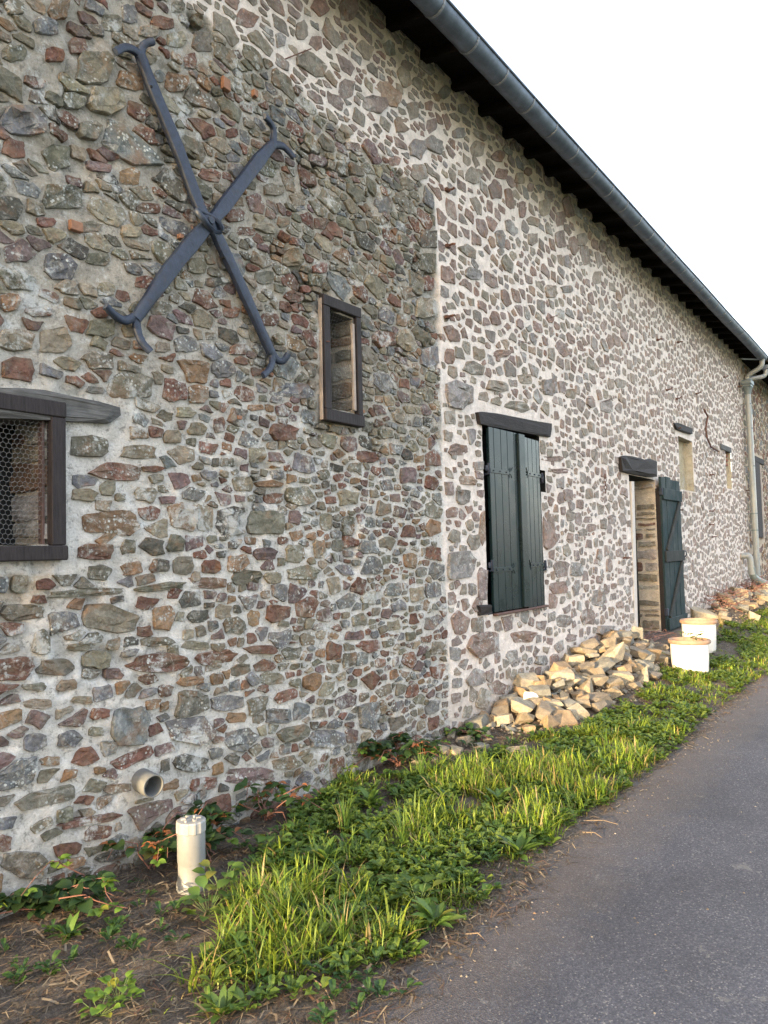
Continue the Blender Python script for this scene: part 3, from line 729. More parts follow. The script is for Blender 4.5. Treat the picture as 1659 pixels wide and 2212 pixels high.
geo = [stone_geo(R, WALL, pr, col, al) for (pa, R, pr, col, al) in stone_list]
VA = np.concatenate([g[0] for g in geo]); dd = wall_depth(VA[:, 0], VA[:, 2]); VA[:, 1] -= np.clip(dd, -.02, .05)*.85; kk = 0
for k, (pa, R, pr, col, al) in enumerate(stone_list):
    V, F, C = geo[k]; V = VA[kk:kk+len(V)]; kk += len(V)
    if k < 290:
        c = R.mean(0); off = np.array([c[0], 0, c[1]])
        link('stone', new_mesh('stone', V-off, F, MS, C), barn, tuple(off))
    else:
        o = sum(len(v) for v in stuff_V); stuff_V.append(V); stuff_C.append(C); stuff_F += [tuple(i+o for i in f) for f in F]
link('small_stones', new_mesh('small_stones', np.concatenate(stuff_V), stuff_F, MS, np.concatenate(stuff_C)), barn, kind='stuff')
print('stones', len(stone_list), 'fixed', len(fixed))

# --- reveals, backs of the openings
def panel(name, basis, u0, u1, v0, v1, col, alpha, st=.03, amp=.02, seed=3, parent=barn):
    us = np.linspace(u0, u1, max(2, int((u1-u0)/st)+1)); vs = np.linspace(v0, v1, max(2, int((v1-v0)/st)+1))
    U, Vv = np.meshgrid(us, vs); D = (fbm(U*9+seed, Vv*9, seed)-.5)*amp
    D = D*smooth(0, .04, U-u0)                       # stays closed at the arris
    P = basis.p(U.ravel(), Vv.ravel(), D.ravel()); nx = len(us)
    i = np.arange(len(vs)-1)[:, None]*nx+np.arange(nx-1)[None]
    F = np.stack([i, i+1, i+nx+1, i+nx], -1).reshape(-1, 4)
    C = np.tile(np.array([*col, alpha]), (len(P), 1))
    return link(name, new_mesh(name, P, F, MM, C, smooth_=True), parent)
def jamb(s, z0, z1, depth, mcol, palette, parent=barn, hmin=.06, hmax=.13, gap=.012, proud=.012):
    B = Basis((s, 0, 0), (0, 1, 0), (0, 0, 1), (-1, 0, 0))
    panel('reveal', B, -.0, depth, z0, z1, mcol, .3, seed=int(s*10) % 97, parent=parent)
    z = z0+.01
    while z < z1-.03:
        h = random.uniform(hmin, hmax); h = min(h, z1-z)
        cuts = [0, depth] if random.random() < .45 else [0, depth*random.uniform(.35, .65), depth]
        for a, b in zip(cuts[:-1], cuts[1:]):
            if h > .035 and random.random() < .93:
                g2 = gap*random.uniform(.6, 1.5)
                P = [(a+g2*.5, z+g2), (b-g2, z+g2), (b-g2, z+h-g2*.5), (a+g2*.5, z+h-g2*.5)]
                R = orient(rough_outline(P, 12, .05, random.random()*6))
                V, F, C = stone_geo(R, B, proud*random.uniform(.6, 1.8), col_of(random.choice(palette)), .3)
                off = V.mean(0); link('stone', new_mesh('stone', V-off, F, MS, C), parent, tuple(off))
        z += h
for key, dep in (('w1', .48), ('w2', .45)):
    a, b, c, d = OPEN[key]
    mb = MB().add([(a, 0, c), (a, dep, c), (a, dep, d), (a, 0, d), (b, dep, c), (b, dep, d), (b, 0, c), (b, 0, d)],
                  [(0, 1, 2, 3), (1, 4, 5, 2), (3, 2, 5, 7), (0, 6, 4, 1)])
    mb.build('opening_lining', simple('shaded_lining', (.05, .042, .035), .95, 0, .4, 15, .5, .02), barn)  # lining coloured dark to paint in the shade inside the windows
    jamb(b, c, d, dep, (.50, .43, .34), 'wtgottr', hmin=.07, hmax=.14, gap=.016)
a, b, c, d = OPEN['sh']
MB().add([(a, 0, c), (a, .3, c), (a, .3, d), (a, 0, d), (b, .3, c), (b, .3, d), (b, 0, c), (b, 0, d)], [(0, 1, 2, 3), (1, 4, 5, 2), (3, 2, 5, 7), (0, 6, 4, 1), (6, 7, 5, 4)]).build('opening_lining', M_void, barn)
a, b, c, d = OPEN['hole']
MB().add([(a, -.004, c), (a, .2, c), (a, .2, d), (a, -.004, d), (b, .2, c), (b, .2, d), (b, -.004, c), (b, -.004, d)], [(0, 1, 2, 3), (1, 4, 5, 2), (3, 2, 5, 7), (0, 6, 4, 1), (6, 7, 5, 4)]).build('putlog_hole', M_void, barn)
a, b, c, d = OPEN['door']
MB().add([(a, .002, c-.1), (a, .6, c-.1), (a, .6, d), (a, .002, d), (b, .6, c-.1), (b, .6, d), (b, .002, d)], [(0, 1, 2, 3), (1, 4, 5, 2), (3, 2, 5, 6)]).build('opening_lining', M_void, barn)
jamb(b, .1, d, .5, (.52, .45, .36), 'wtgtwrgtt', hmin=.05, hmax=.19, gap=.026, proud=.016)
# plastered near arris of the doorway
MB().prism([W(1361, 1040), W(1367, 1040), W(1376, 1388), W(1369, 1388)], -.018, .05).build('plaster_arris', simple('lime_plaster', (.55, .50, .45), .9, 0, .12, 20), barn)
# blocked niches, plastered
for key, dep, col, sd in (('ni', .13, (.42, .36, .25), 5), ('n2', .10, (.55, .44, .31), 8)):
    a, b, c, d = OPEN[key]
    panel('plaster_infill', Basis((0, dep, 0), (1, 0, 0), (0, 0, 1), (0, -1, 0)), a-.02, b+.02, c-.02, d+.02, col, .5 if key == 'ni' else .1, .03, .03, sd)
    panel('reveal', Basis((b, 0, 0), (0, 1, 0), (0, 0, 1), (-1, 0, 0)), 0, dep+.02, c, d, (.46, .42, .33), .4, .03, .012, sd)
    MB().add([(a, .0, c), (a, dep, c), (b, dep, c), (b, 0, c), (a, 0, d), (a, dep, d), (b, dep, d), (b, 0, d)], [(0, 3, 2, 1), (4, 5, 6, 7), (0, 1, 5, 4)]).build('opening_lining', simple('plaster_lining', (.30, .26, .2), .95, 0, .3, 15), barn)
for i in range(4):                                   # brick courses in the small niche
    z = 3.30-.085*i
    MB().box((15.97, .085, z), (.40, .09, .05), bev=.008, jit=.004).build('brick', simple('red_brick', (.24, .085, .05), .85, 0, .25, 30) if i == 0 else bpy.data.materials['red_brick'], barn)

# --- lintels
MB().prism([W(x, y, -.02) for x, y in [(-90, 838), (40, 838), (100, 842), (160, 856), (215, 868), (259, 880), (262, 897), (238, 914), (160, 911), (60, 905), (-90, 900)]][::-1], -.02, .2, .008).build('lintel', M_beam, barn, label='grey weathered oak lintel tapering to the right')
MB().prism([W(x, y, -.03) for x, y in [(1033, 890), (1042, 889), (1075, 893), (1120, 902), (1160, 910), (1192, 915), (1192, 928), (1190, 944), (1150, 938), (1100, 928), (1060, 921), (1038, 915)]][::-1], -.03, .2, .004).build('lintel', M_darkbeam, barn, label='dark sawn lintel above the green shutters')
MB().prism([W(x, y, -.05) for x, y in [(1341, 988), (1350, 984), (1365, 986), (1382, 990), (1392, 993), (1404, 991), (1419, 997), (1420, 1012), (1418, 1030), (1400, 1030), (1380, 1026), (1360, 1022), (1345, 1017)]][::-1], -.05, .25, .014).build('lintel', M_darkbeam, barn, label='rough black timber lintel over the doorway')
MB().prism([W(x, y, -.03) for x, y in [(1456, 914), (1464, 913), (1495, 926), (1494, 938), (1478, 934), (1461, 927)]][::-1], -.04, .15, .004).build('lintel', M_darkbeam, barn)
MB().prism([W(x, y, -.02) for x, y in [(1556, 958), (1579, 968), (1579, 978), (1556, 970)]][::-1], -.03, .12, .004).build('lintel', M_beam, barn)
# sill under the shutters and rotten sill end
MB().box((6.52, -.025, .925), (1.10, .05, .022), bev=.006).build('sill', simple('red_sill', (.10, .052, .042), .8, 0, .3, 30), barn)
MB().prism([W(x, y, -.01) for x, y in [(1029, 1307), (1058, 1306), (1060, 1325), (1034, 1330)]][::-1], -.02, .12, .01).build('sill_end', M_darkbeam, barn)

# ------------------------------------------------------------------ windows with chicken wire
def hexwire(s0, s1, z0, z1, y, a, r):
    mb = MB(); w_ = a*math.sqrt(3); rows = int((z1-z0)/(1.5*a))+1; cols = int((s1-s0)/w_)+1
    def ok(p): return s0 <= p[0] <= s1 and z0 <= p[2] <= z1
    def bar(p, q):
        if ok(p) and ok(q):
            d = (Vector(q)-Vector(p)); dn = d.normalized(); u = dn.cross(Vector((0, 1, 0))).normalized()*r; v = Vector((0, r, 0))
            P, Q = Vector(p), Vector(q)
            mb.add([P+u, P-u*.5+v, P-u*.5-v, Q+u, Q-u*.5+v, Q-u*.5-v], [(0, 1, 4, 3), (1, 2, 5, 4), (2, 0, 3, 5)])
    def wob(x, z): return (x+.002*math.sin(z*60+x*17), y+.010*math.sin(x*9+1)*math.sin(z*7), z+.002*math.sin(x*70))
    for j in range(-1, rows+1):
        for i in range(-1, cols+1):
            cx = s0+(i+.5*(j % 2))*w_; cz = z0+j*1.5*a
            top = wob(cx, cz+a); tr = wob(cx+w_/2, cz+a/2); br = wob(cx+w_/2, cz-a/2); tl = wob(cx-w_/2, cz+a/2)
            bar(top, tr); bar(tr, br); bar(tl, top)
    return mb
def window(s0, s1, z0, z1, wl, wr, wt, wb, front, label, a, r):
    e = link('window', None, barn, ((s0+s1)/2, 0, z0)); e['label'] = label
    def part(name, mb, m, **k):
        o = mb.build(name, m, e, **k); o.location = Vector(o.location)-Vector(e.location); return o
    th = .045; y = -front+th/2
    part('frame_stile', MB().box((s0+wl/2, y, (z0+z1+wb-wt)/2), (wl, th, z1-z0-wt-wb-.002), bev=.004), M_frame)
    part('frame_stile', MB().box((s1-wr/2, y, (z0+z1+wb-wt)/2), (wr, th, z1-z0-wt-wb-.002), bev=.004), M_frame)
    part('frame_rail', MB().box(((s0+s1)/2, y-.003, z1-wt/2), (s1-s0+.004, th, wt), bev=.005), M_frame)
    part('frame_rail', MB().box(((s0+s1)/2, y-.004, z0+wb/2), (s1-s0+.01, th+.01, wb), bev=.005), M_frame)
    part('wire_mesh', hexwire(s0+wl*.7, s1-wr*.7, z0+wb*.7, z1-wt*.7, .006, a, r), M_wire)
    return e, part
e, part = window(1.14, 1.915, 1.50, 2.205, .062, .068, .07, .065, .035, 'large chicken-wire window at the left edge, under the grey oak lintel', .0135, .0009)
part('inner_batten', MB().box((1.83, .022, 1.85), (.012, .03, .56)), simple('reddish_batten', (.10, .06, .05), .8))
e, part = window(3.725, 4.125, 2.355, 3.185, .066, .052, .072, .078, .035, 'narrow upright chicken-wire window right of the iron cross', .016, .0008)
part('batten', MB().box((4.046, -.018, 2.76), (.026, .02, .60), bev=.003), M_cream)
part('batten', MB().box((3.718, -.006, 2.76), (.006, .03, .80), bev=.003, rot=Matrix.Rotation(.012, 3, 'Y')), M_cream)

# ------------------------------------------------------------------ shutters
def sx(c): return W(999+c*.2197, 1130)[0]
def leaf_panel(edges, z0, z1, ang, pivot, label):
    e = link('shutter', None, barn, (pivot, -.012, z0), (0, 0, ang)); e['label'] = label
    for a, b in zip(edges[:-1], edges[1:]):
        mb = MB().box(((a+b)/2-pivot, 0, (z1-z0)/2), (b-a-.005, .024, z1-z0), bev=.004)
        o = mb.build('board', M_green, e)
    MB().box(((edges[0]+edges[-1])/2-pivot, .014, (z1-z0)/2), (edges[-1]-edges[0]-.01, .006, z1-z0-.02)).build('backing', M_green, e)
    return e
L = [sx(c) for c in (262, 308, 375, 436, 500, 532)]; R_ = [sx(c) for c in (580, 629, 676, 723, 756)]
shl = leaf_panel(L, .945, 2.585, -.02, L[0], 'left shutter leaf')
shr = leaf_panel(R_, .935, 2.565, .05, R_[-1], 'right shutter leaf')
MB().box(((L[-1]+R_[0])/2-L[0], -.022, .82), (R_[0]-L[-1]+.02, .03, 1.63), bev=.006).build('cover_strip', M_green, shl)
def strap(parent, x0, x1, z, curl):
    mb = MB().box(((x0+x1)/2, -.016, z), (abs(x1-x0), .006, .042), bev=.002)
    s = 1 if curl > 0 else -1; xe = x1
    mb.tube([(xe, -.018, z+.01), (xe+s*.025, -.022, z+.022), (xe+s*.05, -.024, z+.05)], .006, 6)
    mb.tube([(xe, -.018, z-.01), (xe+s*.02, -.022, z-.022), (xe+s*.03, -.024, z-.045)], .005, 6)
    mb.build('strap_hinge', M_green, parent)
    for k in range(3):
        xx = x0+(x1-x0)*(k+.5)/3; MB().lathe([(0.0, .006), (.006, .004), (.008, 0)], (0, 0, 0), 8)
        b = MB().tube([(xx, -.018, z), (xx, -.026, z)], .007, 8).build('bolt', M_iron, parent)
for (zz) in (1.25, .37):
    strap(shl, 0.0, .36, zz-.0, 1); strap(shr, .02, -.33, zz+.03, -1)
for (x, z, s) in ((L[0]-.03, 2.21, 1), (L[0]-.03, 1.36, 1), (R_[-1]+.04, 2.20, -1), (R_[-1]+.04, 1.33, -1)):
    mb = MB().tube([(x, .01, z-.05), (x, -.03, z-.05), (x, -.03, z+.045)], .013, 8); mb.box((x+.012*s*-1, -.02, z), (.05, .02, .05), bev=.004)
    mb.build('hinge_pin', M_iron, barn, smooth_=True)

# ------------------------------------------------------------------ plank door, folded back flat on the wall
door = link('door', None, barn, (11.0, -.07, .2)); door['label'] = 'worn dark green plank door folded open against the wall'
zt = 2.27; n = 4; xs_ = [0, .25, .50, .76, 1.00]
for k in range(4):
    top = zt+random.uniform(-.03, .02); x0, x1 = xs_[k], xs_[k+1]
    mb = MB().box(((x0+x1)/2, 0, top/2), (x1-x0-.012, .03, top), bev=.004, jit=.003); mb.build('plank', M_green2, door)
M_ledge = green_paint('faded_ledge_paint', (.028, .031, .030), .8, 1.0)
for zz in (2.02, 1.13, .18):
    MB().box((.51, -.030, zz), (.97, .028, .16), bev=.006, jit=.002).build('ledge', M_green2 if zz != 1.13 else M_ledge, door)
for (za, zb) in ((1.21, 1.94), (.26, 1.05)):
    p = Vector((.12, -.030, za)); q = Vector((.92, -.030, zb)); d = q-p
    MB().box((p+q)/2, (d.length, .026, .09), rot=Matrix.Rotation(-math.atan2(d.z, d.x), 3, 'Y'), bev=.005).build('brace', M_ledge, door)
MB().tube([(.98, -.03, 1.2), (1.01, -.06, 1.19), (1.03, -.06, 1.14), (1.0, -.04, 1.1)], .009, 6).build('latch', M_iron, door)
for zz in (2.05, .35):
    MB().box((.02, -.01, zz), (.07, .05, .10), bev=.006).build('hinge', M_iron, door)
MB().box((11.015, -.03, 1.2), (.03, .06, 2.2), bev=.004).build('door_post', M_darkbeam, barn)

# ------------------------------------------------------------------ eave, roof, gutter
def eave(xa, xb, dz, parent):
    T = lambda y: 5.50+dz+(y+0)*.20           # underside height over y (falls towards the eave)
    mb = MB(); y0, y1 = -.47, .35
    step = .125
    mb.box(((xa+xb)/2, (y0+y1)/2, T((y0+y1)/2)+.058), (xb-xa, y1-y0, .02), rot=Matrix.Rotation(math.atan(.20), 3, 'X'))
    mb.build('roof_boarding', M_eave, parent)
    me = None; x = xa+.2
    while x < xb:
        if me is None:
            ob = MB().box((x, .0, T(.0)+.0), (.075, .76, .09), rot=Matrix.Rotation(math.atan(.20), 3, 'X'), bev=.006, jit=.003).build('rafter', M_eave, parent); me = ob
        else:
            c = ob.copy(); COL.objects.link(c); c.location = (x, ob.location[1], ob.location[2]); c.rotation_euler = (random.uniform(-.01, .01), 0, random.uniform(-.02, .02))
        x += .48
    # slates, the double starting course seen edge-on above the gutter
    sm = MB().box((0, 0, 0), (.215, .34, .009), jit=.001); x = xa; first = None
    V0 = new_mesh('slate', np.array(sm.v), sm.f, M_slate)
    cnt = 0
    for row in range(2):
        x = xa+.11*row
        while x < xb:
            if cnt < 150:
                link('slate', V0, parent, (x+.11, -.31+row*.16, T(-.31+row*.16)+.075+.012*row), (math.atan(.20)+.02+random.uniform(-.012, .012), random.uniform(-.012, .012), random.uniform(-.02, .02)))
            cnt += 1; x += .225
    # main roof plane beyond
    rp = MB().add([(xa, -.25, T(-.25)+.09), (xb, -.25, T(-.25)+.09), (xb, 3.2, T(-.25)+3.0), (xa, 3.2, T(-.25)+3.0), (xa, -.25, T(-.25)+.07), (xb, -.25, T(-.25)+.07), (xb, 3.2, T(-.25)+2.98), (xa, 3.2, T(-.25)+2.98)],
                  [(0, 1, 2, 3), (7, 6, 5, 4), (0, 4, 5, 1), (1, 5, 6, 2), (2, 6, 7, 3), (3, 7, 4, 0)])
    rp.build('roof', M_slate, parent)
def gutter(xa, xb, zl, yl, parent):
    r = .092; cy, cz = yl+r, zl-.005; n = 14
    prof = [(cy-r*math.cos(PI*i/n), cz-r*math.sin(PI*i/n)) for i in range(n+1)]
    prof_in = [(cy-(r-.004)*math.cos(PI*i/n), cz-(r-.004)*math.sin(PI*i/n)) for i in range(n, -1, -1)]
    pr = prof+prof_in; k = len(pr); xs = np.linspace(xa, xb, int((xb-xa)/.5)+1)
    vs = []; fs = []
    for x in xs:
        sag = .004*math.sin(x*1.7)
        vs += [(x, p[0], p[1]+sag) for p in pr]
    for i in range(len(xs)-1):
        for j in range(k): fs.append((i*k+j, (i+1)*k+j, (i+1)*k+(j+1) % k, i*k+(j+1) % k))
    fs += [tuple(range(k//2))[::-1], tuple((len(xs)-1)*k+j for j in range(k//2))]
    g = link('gutter', None, parent)
    mb = MB().add(vs, fs); mb.build('trough', M_zinc, g, smooth_=True)
    MB().tube([(x, yl-.004, zl+.004*math.sin(x*1.7)) for x in xs], .011, 8).build('rolled_lip', M_zinc, g, smooth_=True)
    # straps every half metre, with a soldered seam on some
    rr = r+.004; vs = []; fs = []
    for sx_ in (-.011, .011):
        vs += [(sx_, -rr*math.cos(PI*i/n), -rr*math.sin(PI*i/n)) for i in range(n+1)]
        vs += [(sx_, -(r+.0002)*math.cos(PI*i/n), -(r+.0002)*math.sin(PI*i/n)) for i in range(n+1)]
    q = n+1
    for i in range(n): fs += [(i, i+1, 2*q+i+1, 2*q+i), (q+i, i, i+1, q+i+1)[::-1], (2*q+i, 3*q+i, 3*q+i+1, 2*q+i+1)]
    mb = MB().add(vs, fs); mb.tube([(0, -rr-.006, -.006), (0, -rr-.006, .010), (0, -rr+.012, .016), (0, .04, .02)], .004, 6)
    sm = new_mesh('gutter_strap', np.array(mb.v), mb.f, M_strap)
    x = xa+.28
    while x < xb-.05:
        link('gutter_strap', sm, g, (x, cy, cz+.004*math.sin(x*1.7))); x += .50+random.uniform(-.02, .02)
    return g
eave(S0-.2, 17.75, 0, barn); gutter(S0-.2, 17.55, 5.395, -.56, barn)
# black backing sheet painting the dark interior behind the openings, and the gable end
MB().box((7.5, .33, 2.7), (20.1, .08, 5.6)).build('dark_backing', M_void, barn)
MB().add([(S0, -.0, -.15), (S0, .6, -.15), (S0, .6, 5.6), (S0, -.0, 5.6)], [(0, 1, 2, 3)]).build('gable_end', simple('gable_stone', (.25, .23, .2), .95, 0, .4, 6, .5, .03), barn)

# ------------------------------------------------------------------ downpipes at the far end
dp = link('downpipe', None, barn, (0, 0, 0)); dp['label'] = 'pale downpipe with a hopper head at the far end of the barn'
def arc_pts(P, n=6):
    P = [Vector(p) for p in P]; out = [P[0]]
    for i in range(1, len(P)-1):
        a = P[i]+(P[i-1]-P[i])*.35; b = P[i]+(P[i+1]-P[i])*.35
        for k in range(n+1):
            t = k/n; out.append(a*(1-t)**2+P[i]*2*t*(1-t)+b*t*t)
    return out+[P[-1]]
PX, PY = 17.46, -.16
MB().tube(arc_pts([(17.42, -.48, 5.33), (17.42, -.46, 5.16), (17.44, -.17, 5.02), (PX, PY, 4.85)]), .05, 12).build('elbow', M_pvcw, dp, smooth_=True)
MB().tube(arc_pts([(17.80, -.48, 5.20), (17.80, -.46, 5.02), (17.58, -.17, 4.98), (PX+.08, PY, 4.85)]), .045, 12).build('elbow', M_pvcw, dp, smooth_=True)
mb = MB().box((PX+.02, PY, 4.87), (.34, .2, .10), bev=.012); mb.box((PX+.02, PY, 4.80), (.28, .17, .05), bev=.01); mb.lathe([(.10, 4.78), (.075, 4.70), (.062, 4.62)], (PX, PY, 0), 16)
mb.build('hopper', M_pvcb, dp)
MB().tube([(PX, PY, 4.75), (PX, PY, 3.0), (PX+.02, PY, 1.6), (PX+.06, PY, .45)], .058, 14).build('pipe', M_pvcw, dp, smooth_=True)
for z in (4.42, 3.9, 3.1, 2.1, 1.75):
    mb = MB().lathe([(.058, -.012), (.066, -.012), (.066, .012), (.058, .012)], (PX+.01, PY, z), 16); mb.box((PX+.01, PY+.1, z), (.02, .1, .02)); mb.build('pipe_bracket', M_pvcb, dp)
sp = link('waste_pipe', None, barn); sp['label'] = 'short grey waste pipe elbowing out of the wall beside the downpipe'
MB().tube(arc_pts([(16.75, .02, 1.22), (16.78, -.16, 1.24), (16.82, -.17, .85)]), .062, 12).build('elbow', M_pvcw, sp, smooth_=True)
MB().tube(arc_pts([(16.82, -.17, 1.0), (16.88, -.18, .78), (17.45, -.34, .62), (17.6, -.40, .40)]), .070, 12).build('pipe', M_pvcb, sp, smooth_=True)
MB().tube([(17.85, -.12, 4.25), (17.85, -.12, .4)], .04, 10).build('vent_pipe', M_white, barn, smooth_=True)
MB().tube([(17.85, -.12, 4.25), (17.85, -.12, 4.36)], [.05, .06], 10).build('pipe_cap', M_pvcb, barn, smooth_=True)

# iron pins, ring and dangling rod left in the wall
def pin(x, y, kind=0):
    s, z = W(x, y)
    mb = MB().tube([(s, .02, z), (s, -.07, z+random.uniform(-.01, .01)), (s+(.02 if kind else 0), -.09, z+.03*kind)], .010, 6)
    mb.box((s, -.02, z), (.05, .03, .025)); mb.build('iron_pin', M_rust, barn)
for x, y, k in [(962, 352*1.17, 0), (963, 533, 0), (962, 686, 0), (1438, 843, 1), (1502, 851, 1), (1459, 862, 1), (1562, 815, 1), (1593, 836, 1), (1459, 925, 0), (1463, 1102, 0), (1532, 1026, 0), (1532, 1104, 1), (1531, 1133, 0),
                (1537, 1160, 0), (1610, 1060, 0), (1346, 1205, 0), (1418, 735, 0), (1462, 740, 0)]: pin(x, y, k)
for (x0, y0, x1, y1) in [(615, 128, 660, 112), (1118, 735, 1135, 745), (1180, 690, 1195, 683), (1297, 870, 1318, 860), (1235, 965, 1250, 985), (690, 738, 700, 741)]:
    a = W(x0, y0); b = W(x1, y1); MB().tube([(a[0], .0, a[1]), ((a[0]+b[0])/2, -.03, (a[1]+b[1])/2), (b[0], -.05, b[1])], .004, 5).build('wire_nail', M_rust, barn)
pts = [W(x, y, -.03) for x, y in [(1520, 884), (1527, 900), (1524, 925), (1525, 945), (1535, 965), (1550, 975)]]
MB().tube([(p[0], -.035-.01*(i % 2), p[1]) for i, p in enumerate(pts)], .016, 7).build('bent_iron_rod', M_rust, thing('climbing_stem', 'thin twisted brown stem climbing the pale wall near the downpipe', 'stem', (0, 0, 0)))
ch = thing('hanging_chain', 'short rusty chain hanging on the wall between shutters and door', 'chain', (*[W(1302, 1020)[0]], -.02, 2.1))
c0 = W(1301, 1022)
for i in range(5):
    ob = MB().tube([(.014*math.cos(t), 0, .028*math.sin(t)) for t in np.linspace(0, 2*PI, 9)], .0045, 5, False)
    o = ob.build('chain_link', M_rust, ch); o.location = Vector((c0[0]-ch.location[0], -.012, c0[1]-.04-i*.045-2.1)); o.rotation_euler = (0, 0, (i % 2)*PI/2)

# clay tile chips wedged in joints
for (x, y, w_, h_) in [(482, 185, 26, 9), (158, 492, 45, 5), (384, 513, 14, 5), (545, 205, 14, 6), (510, 903, 16, 5), (778, 1085*.82, 8, 5)]:
    a = W(x-w_/2, y+h_/2); b = W(x+w_/2, y-h_/2)
    MB().box(((a[0]+b[0])/2, -.02, (a[1]+b[1])/2), (abs(b[0]-a[0])*.6, .028, max(.008, abs(b[1]-a[1]))), bev=.003, jit=.002).build('tile_chip', M_tile, barn)

# ------------------------------------------------------------------ iron cross anchor
anchor = thing('wall_anchor', 'big dark iron X-shaped wall tie with forked curled ends', 'wall anchor', (2.8, 0, 3.36))
def ribbon(pts, width, depths, thick=.028, ntot=None):
    """pts in picture px on the wall face -> flat iron strap, centre line standing off the wall"""
    P = []
    for (x, y), d in zip(pts, depths):
        s, z = W(x, y, -d); P.append((s, -d, z))
    # smooth the path
    P = [Vector(p) for p in P]; n = max(6, 4*len(P)); out = []
    for i in range(len(P)-1):
        p0 = P[max(i-1, 0)]; p1 = P[i]; p2 = P[i+1]; p3 = P[min(i+2, len(P)-1)]
        for k in range(4):
            t = k/4; out.append(.5*((2*p1)+(p2-p0)*t+(2*p0-5*p1+4*p2-p3)*t*t+(-p0+3*p1-3*p2+p3)*t**3))
    out.append(P[-1]); m = len(out)
    wd = np.interp(np.linspace(0, 1, m), np.linspace(0, 1, len(width)), width)
    vs = []; fs = []
    for i, p in enumerate(out):
        d = (out[min(i+1, m-1)]-out[max(i-1, 0)]).normalized(); u = d.cross(Vector((0, -1, 0))).normalized(); nrm = u.cross(d).normalized()
        if nrm.y > 0: nrm = -nrm
        h = wd[i]*.46; c = .22*min(h, .02)
        j = 1+.04*math.sin(i*1.9)
        for (a, b) in ((-h*j, -thick/2), (-h*j, thick*.25), (-h*j+c, thick*.5), (0, thick*.72), (h*j-c, thick*.5), (h*j, thick*.25), (h*j, -thick/2)):
            vs.append(p+u*a+nrm*b)
    k = 7
    for i in range(m-1):
        for j in range(k): fs.append((i*k+j, i*k+(j+1) % k, (i+1)*k+(j+1) % k, (i+1)*k+j))
    fs += [tuple(range(k-1, -1, -1)), tuple((m-1)*k+j for j in range(k))]
    return MB().add(vs, fs)
def apart(name, mb, m=M_iron, label=None):
    o = mb.build(name, m, anchor, smooth_=True, label=label); o.location = Vector(o.location)-Vector(anchor.location); return o
apart('bar', ribbon([(303, 118), (330, 190), (382, 315), (431, 446), (452, 478), (474, 520), (530, 638), (586, 762)], [.060, .074, .082, .078, .06, .078, .076, .060], [.05, .045, .05, .055, .085, .055, .045, .05]))
apart('bar', ribbon([(592, 309), (560, 346), (482, 448), (455, 480), (432, 505), (368, 583), (293, 690)], [.055, .085, .085, .058, .090, .090, .055], [.05, .045, .05, .06, .055, .05, .05]))
H = .05
for pts in ([(306, 128), (295, 112), (272, 102), (249, 112)], [(304, 130), (306, 108), (314, 95), (332, 89)],
            [(585, 752), (589, 776), (583, 797), (568, 812)], [(583, 750), (598, 776), (612, 780), (623, 765)],
            [(590, 314), (592, 286), (585, 266), (571, 251)], [(588, 312), (610, 315), (624, 327), (636, 341)],
            [(300, 680), (272, 692), (250, 682), (228, 660)], [(294, 676), (297, 712), (307, 738), (326, 760)]):
    apart('curled_prong', ribbon(pts, [.052, .044, .040, .038], [.05, .05, .06, .075], .02))
mb = MB(); c = W(453, 477, -.09); t = np.linspace(0, 2*PI, 17)
mb.tube([(c[0]+.082*math.cos(a), -.085-.012*math.sin(a*2), c[1]+.030*math.sin(a)-.022*math.cos(a)) for a in t], .017, 8, False)
mb.tube([(c[0], -.05, c[1]), (c[0], -.11, c[1])], [.035, .02], 10)
apart('collar', mb)
for (x, y) in [(327, 187), (470, 456), (485, 556)]:
    p = W(x, y, -.062); apart('bolt_hole', MB().tube([(p[0], -.045, p[1]), (p[0], -.0645, p[1])], .007, 8), M_void)
for (x0, y0, x1, y1) in [(483, 448, 497, 434), (545, 660, 566, 712), (350, 225, 358, 250)]:
    a = W(x0, y0, -.062); b = W(x1, y1, -.062); apart('split', MB().tube([(a[0], -.059, a[1]), (b[0], -.059, b[1])], .0055, 6), M_void)

# ------------------------------------------------------------------ pipe stub and inspection pipe
s, z = W(320, 1682, -.03)
ps = thing('drain_pipe', 'grey plastic drain pipe end sticking out low on the wall', 'pipe', (s, 0, z))
R0, R1 = .055, .047
d = Vector((-.14, -1, -.06)).normalized()
def hollow(p, d, L, r0, r1, n=24):
    p = Vector(p); u = d.cross(Vector((0, 0, 1))).normalized(); v = d.cross(u); vs = []; fs = []
    for (t, r) in ((0, r0), (L*.7, r0), (L*.7, r0*1.0), (L-.003, r0), (L, r0-.002), (L, r1+.001), (L-.003, r1), (0, r1*.98)):
        vs += [p+d*t+(u*math.cos(2*PI*j/n)+v*math.sin(2*PI*j/n))*r for j in range(n)]
    k = 8
    for i in range(k-1):
        for j in range(n): fs.append((i*n+j, i*n+(j+1) % n, (i+1)*n+(j+1) % n, (i+1)*n+j))
    return MB().add(vs, fs)
o = hollow((0, .12, 0), d, .24, R0, R1).build('pipe', simple('shade_grey_pipe', (.12, .125, .125), .6, 0, .2, 20), ps, smooth_=True)  # grey darkened so the colour carries the shade on this pipe
MB().tube([Vector((0, .12, 0))+d*.10, Vector((0, .12, 0))+d*.104], R1*.97, 20).build('dark_plug', M_void, ps)  # black disc stands in for the darkness down the pipe
vx, vy = 2.27, -.42
vp = thing('inspection_pipe', 'upright pale plastic inspection pipe with a ribbed screw cap in the weeds', 'pipe', (vx, vy, gz(vx, vy)-.02))
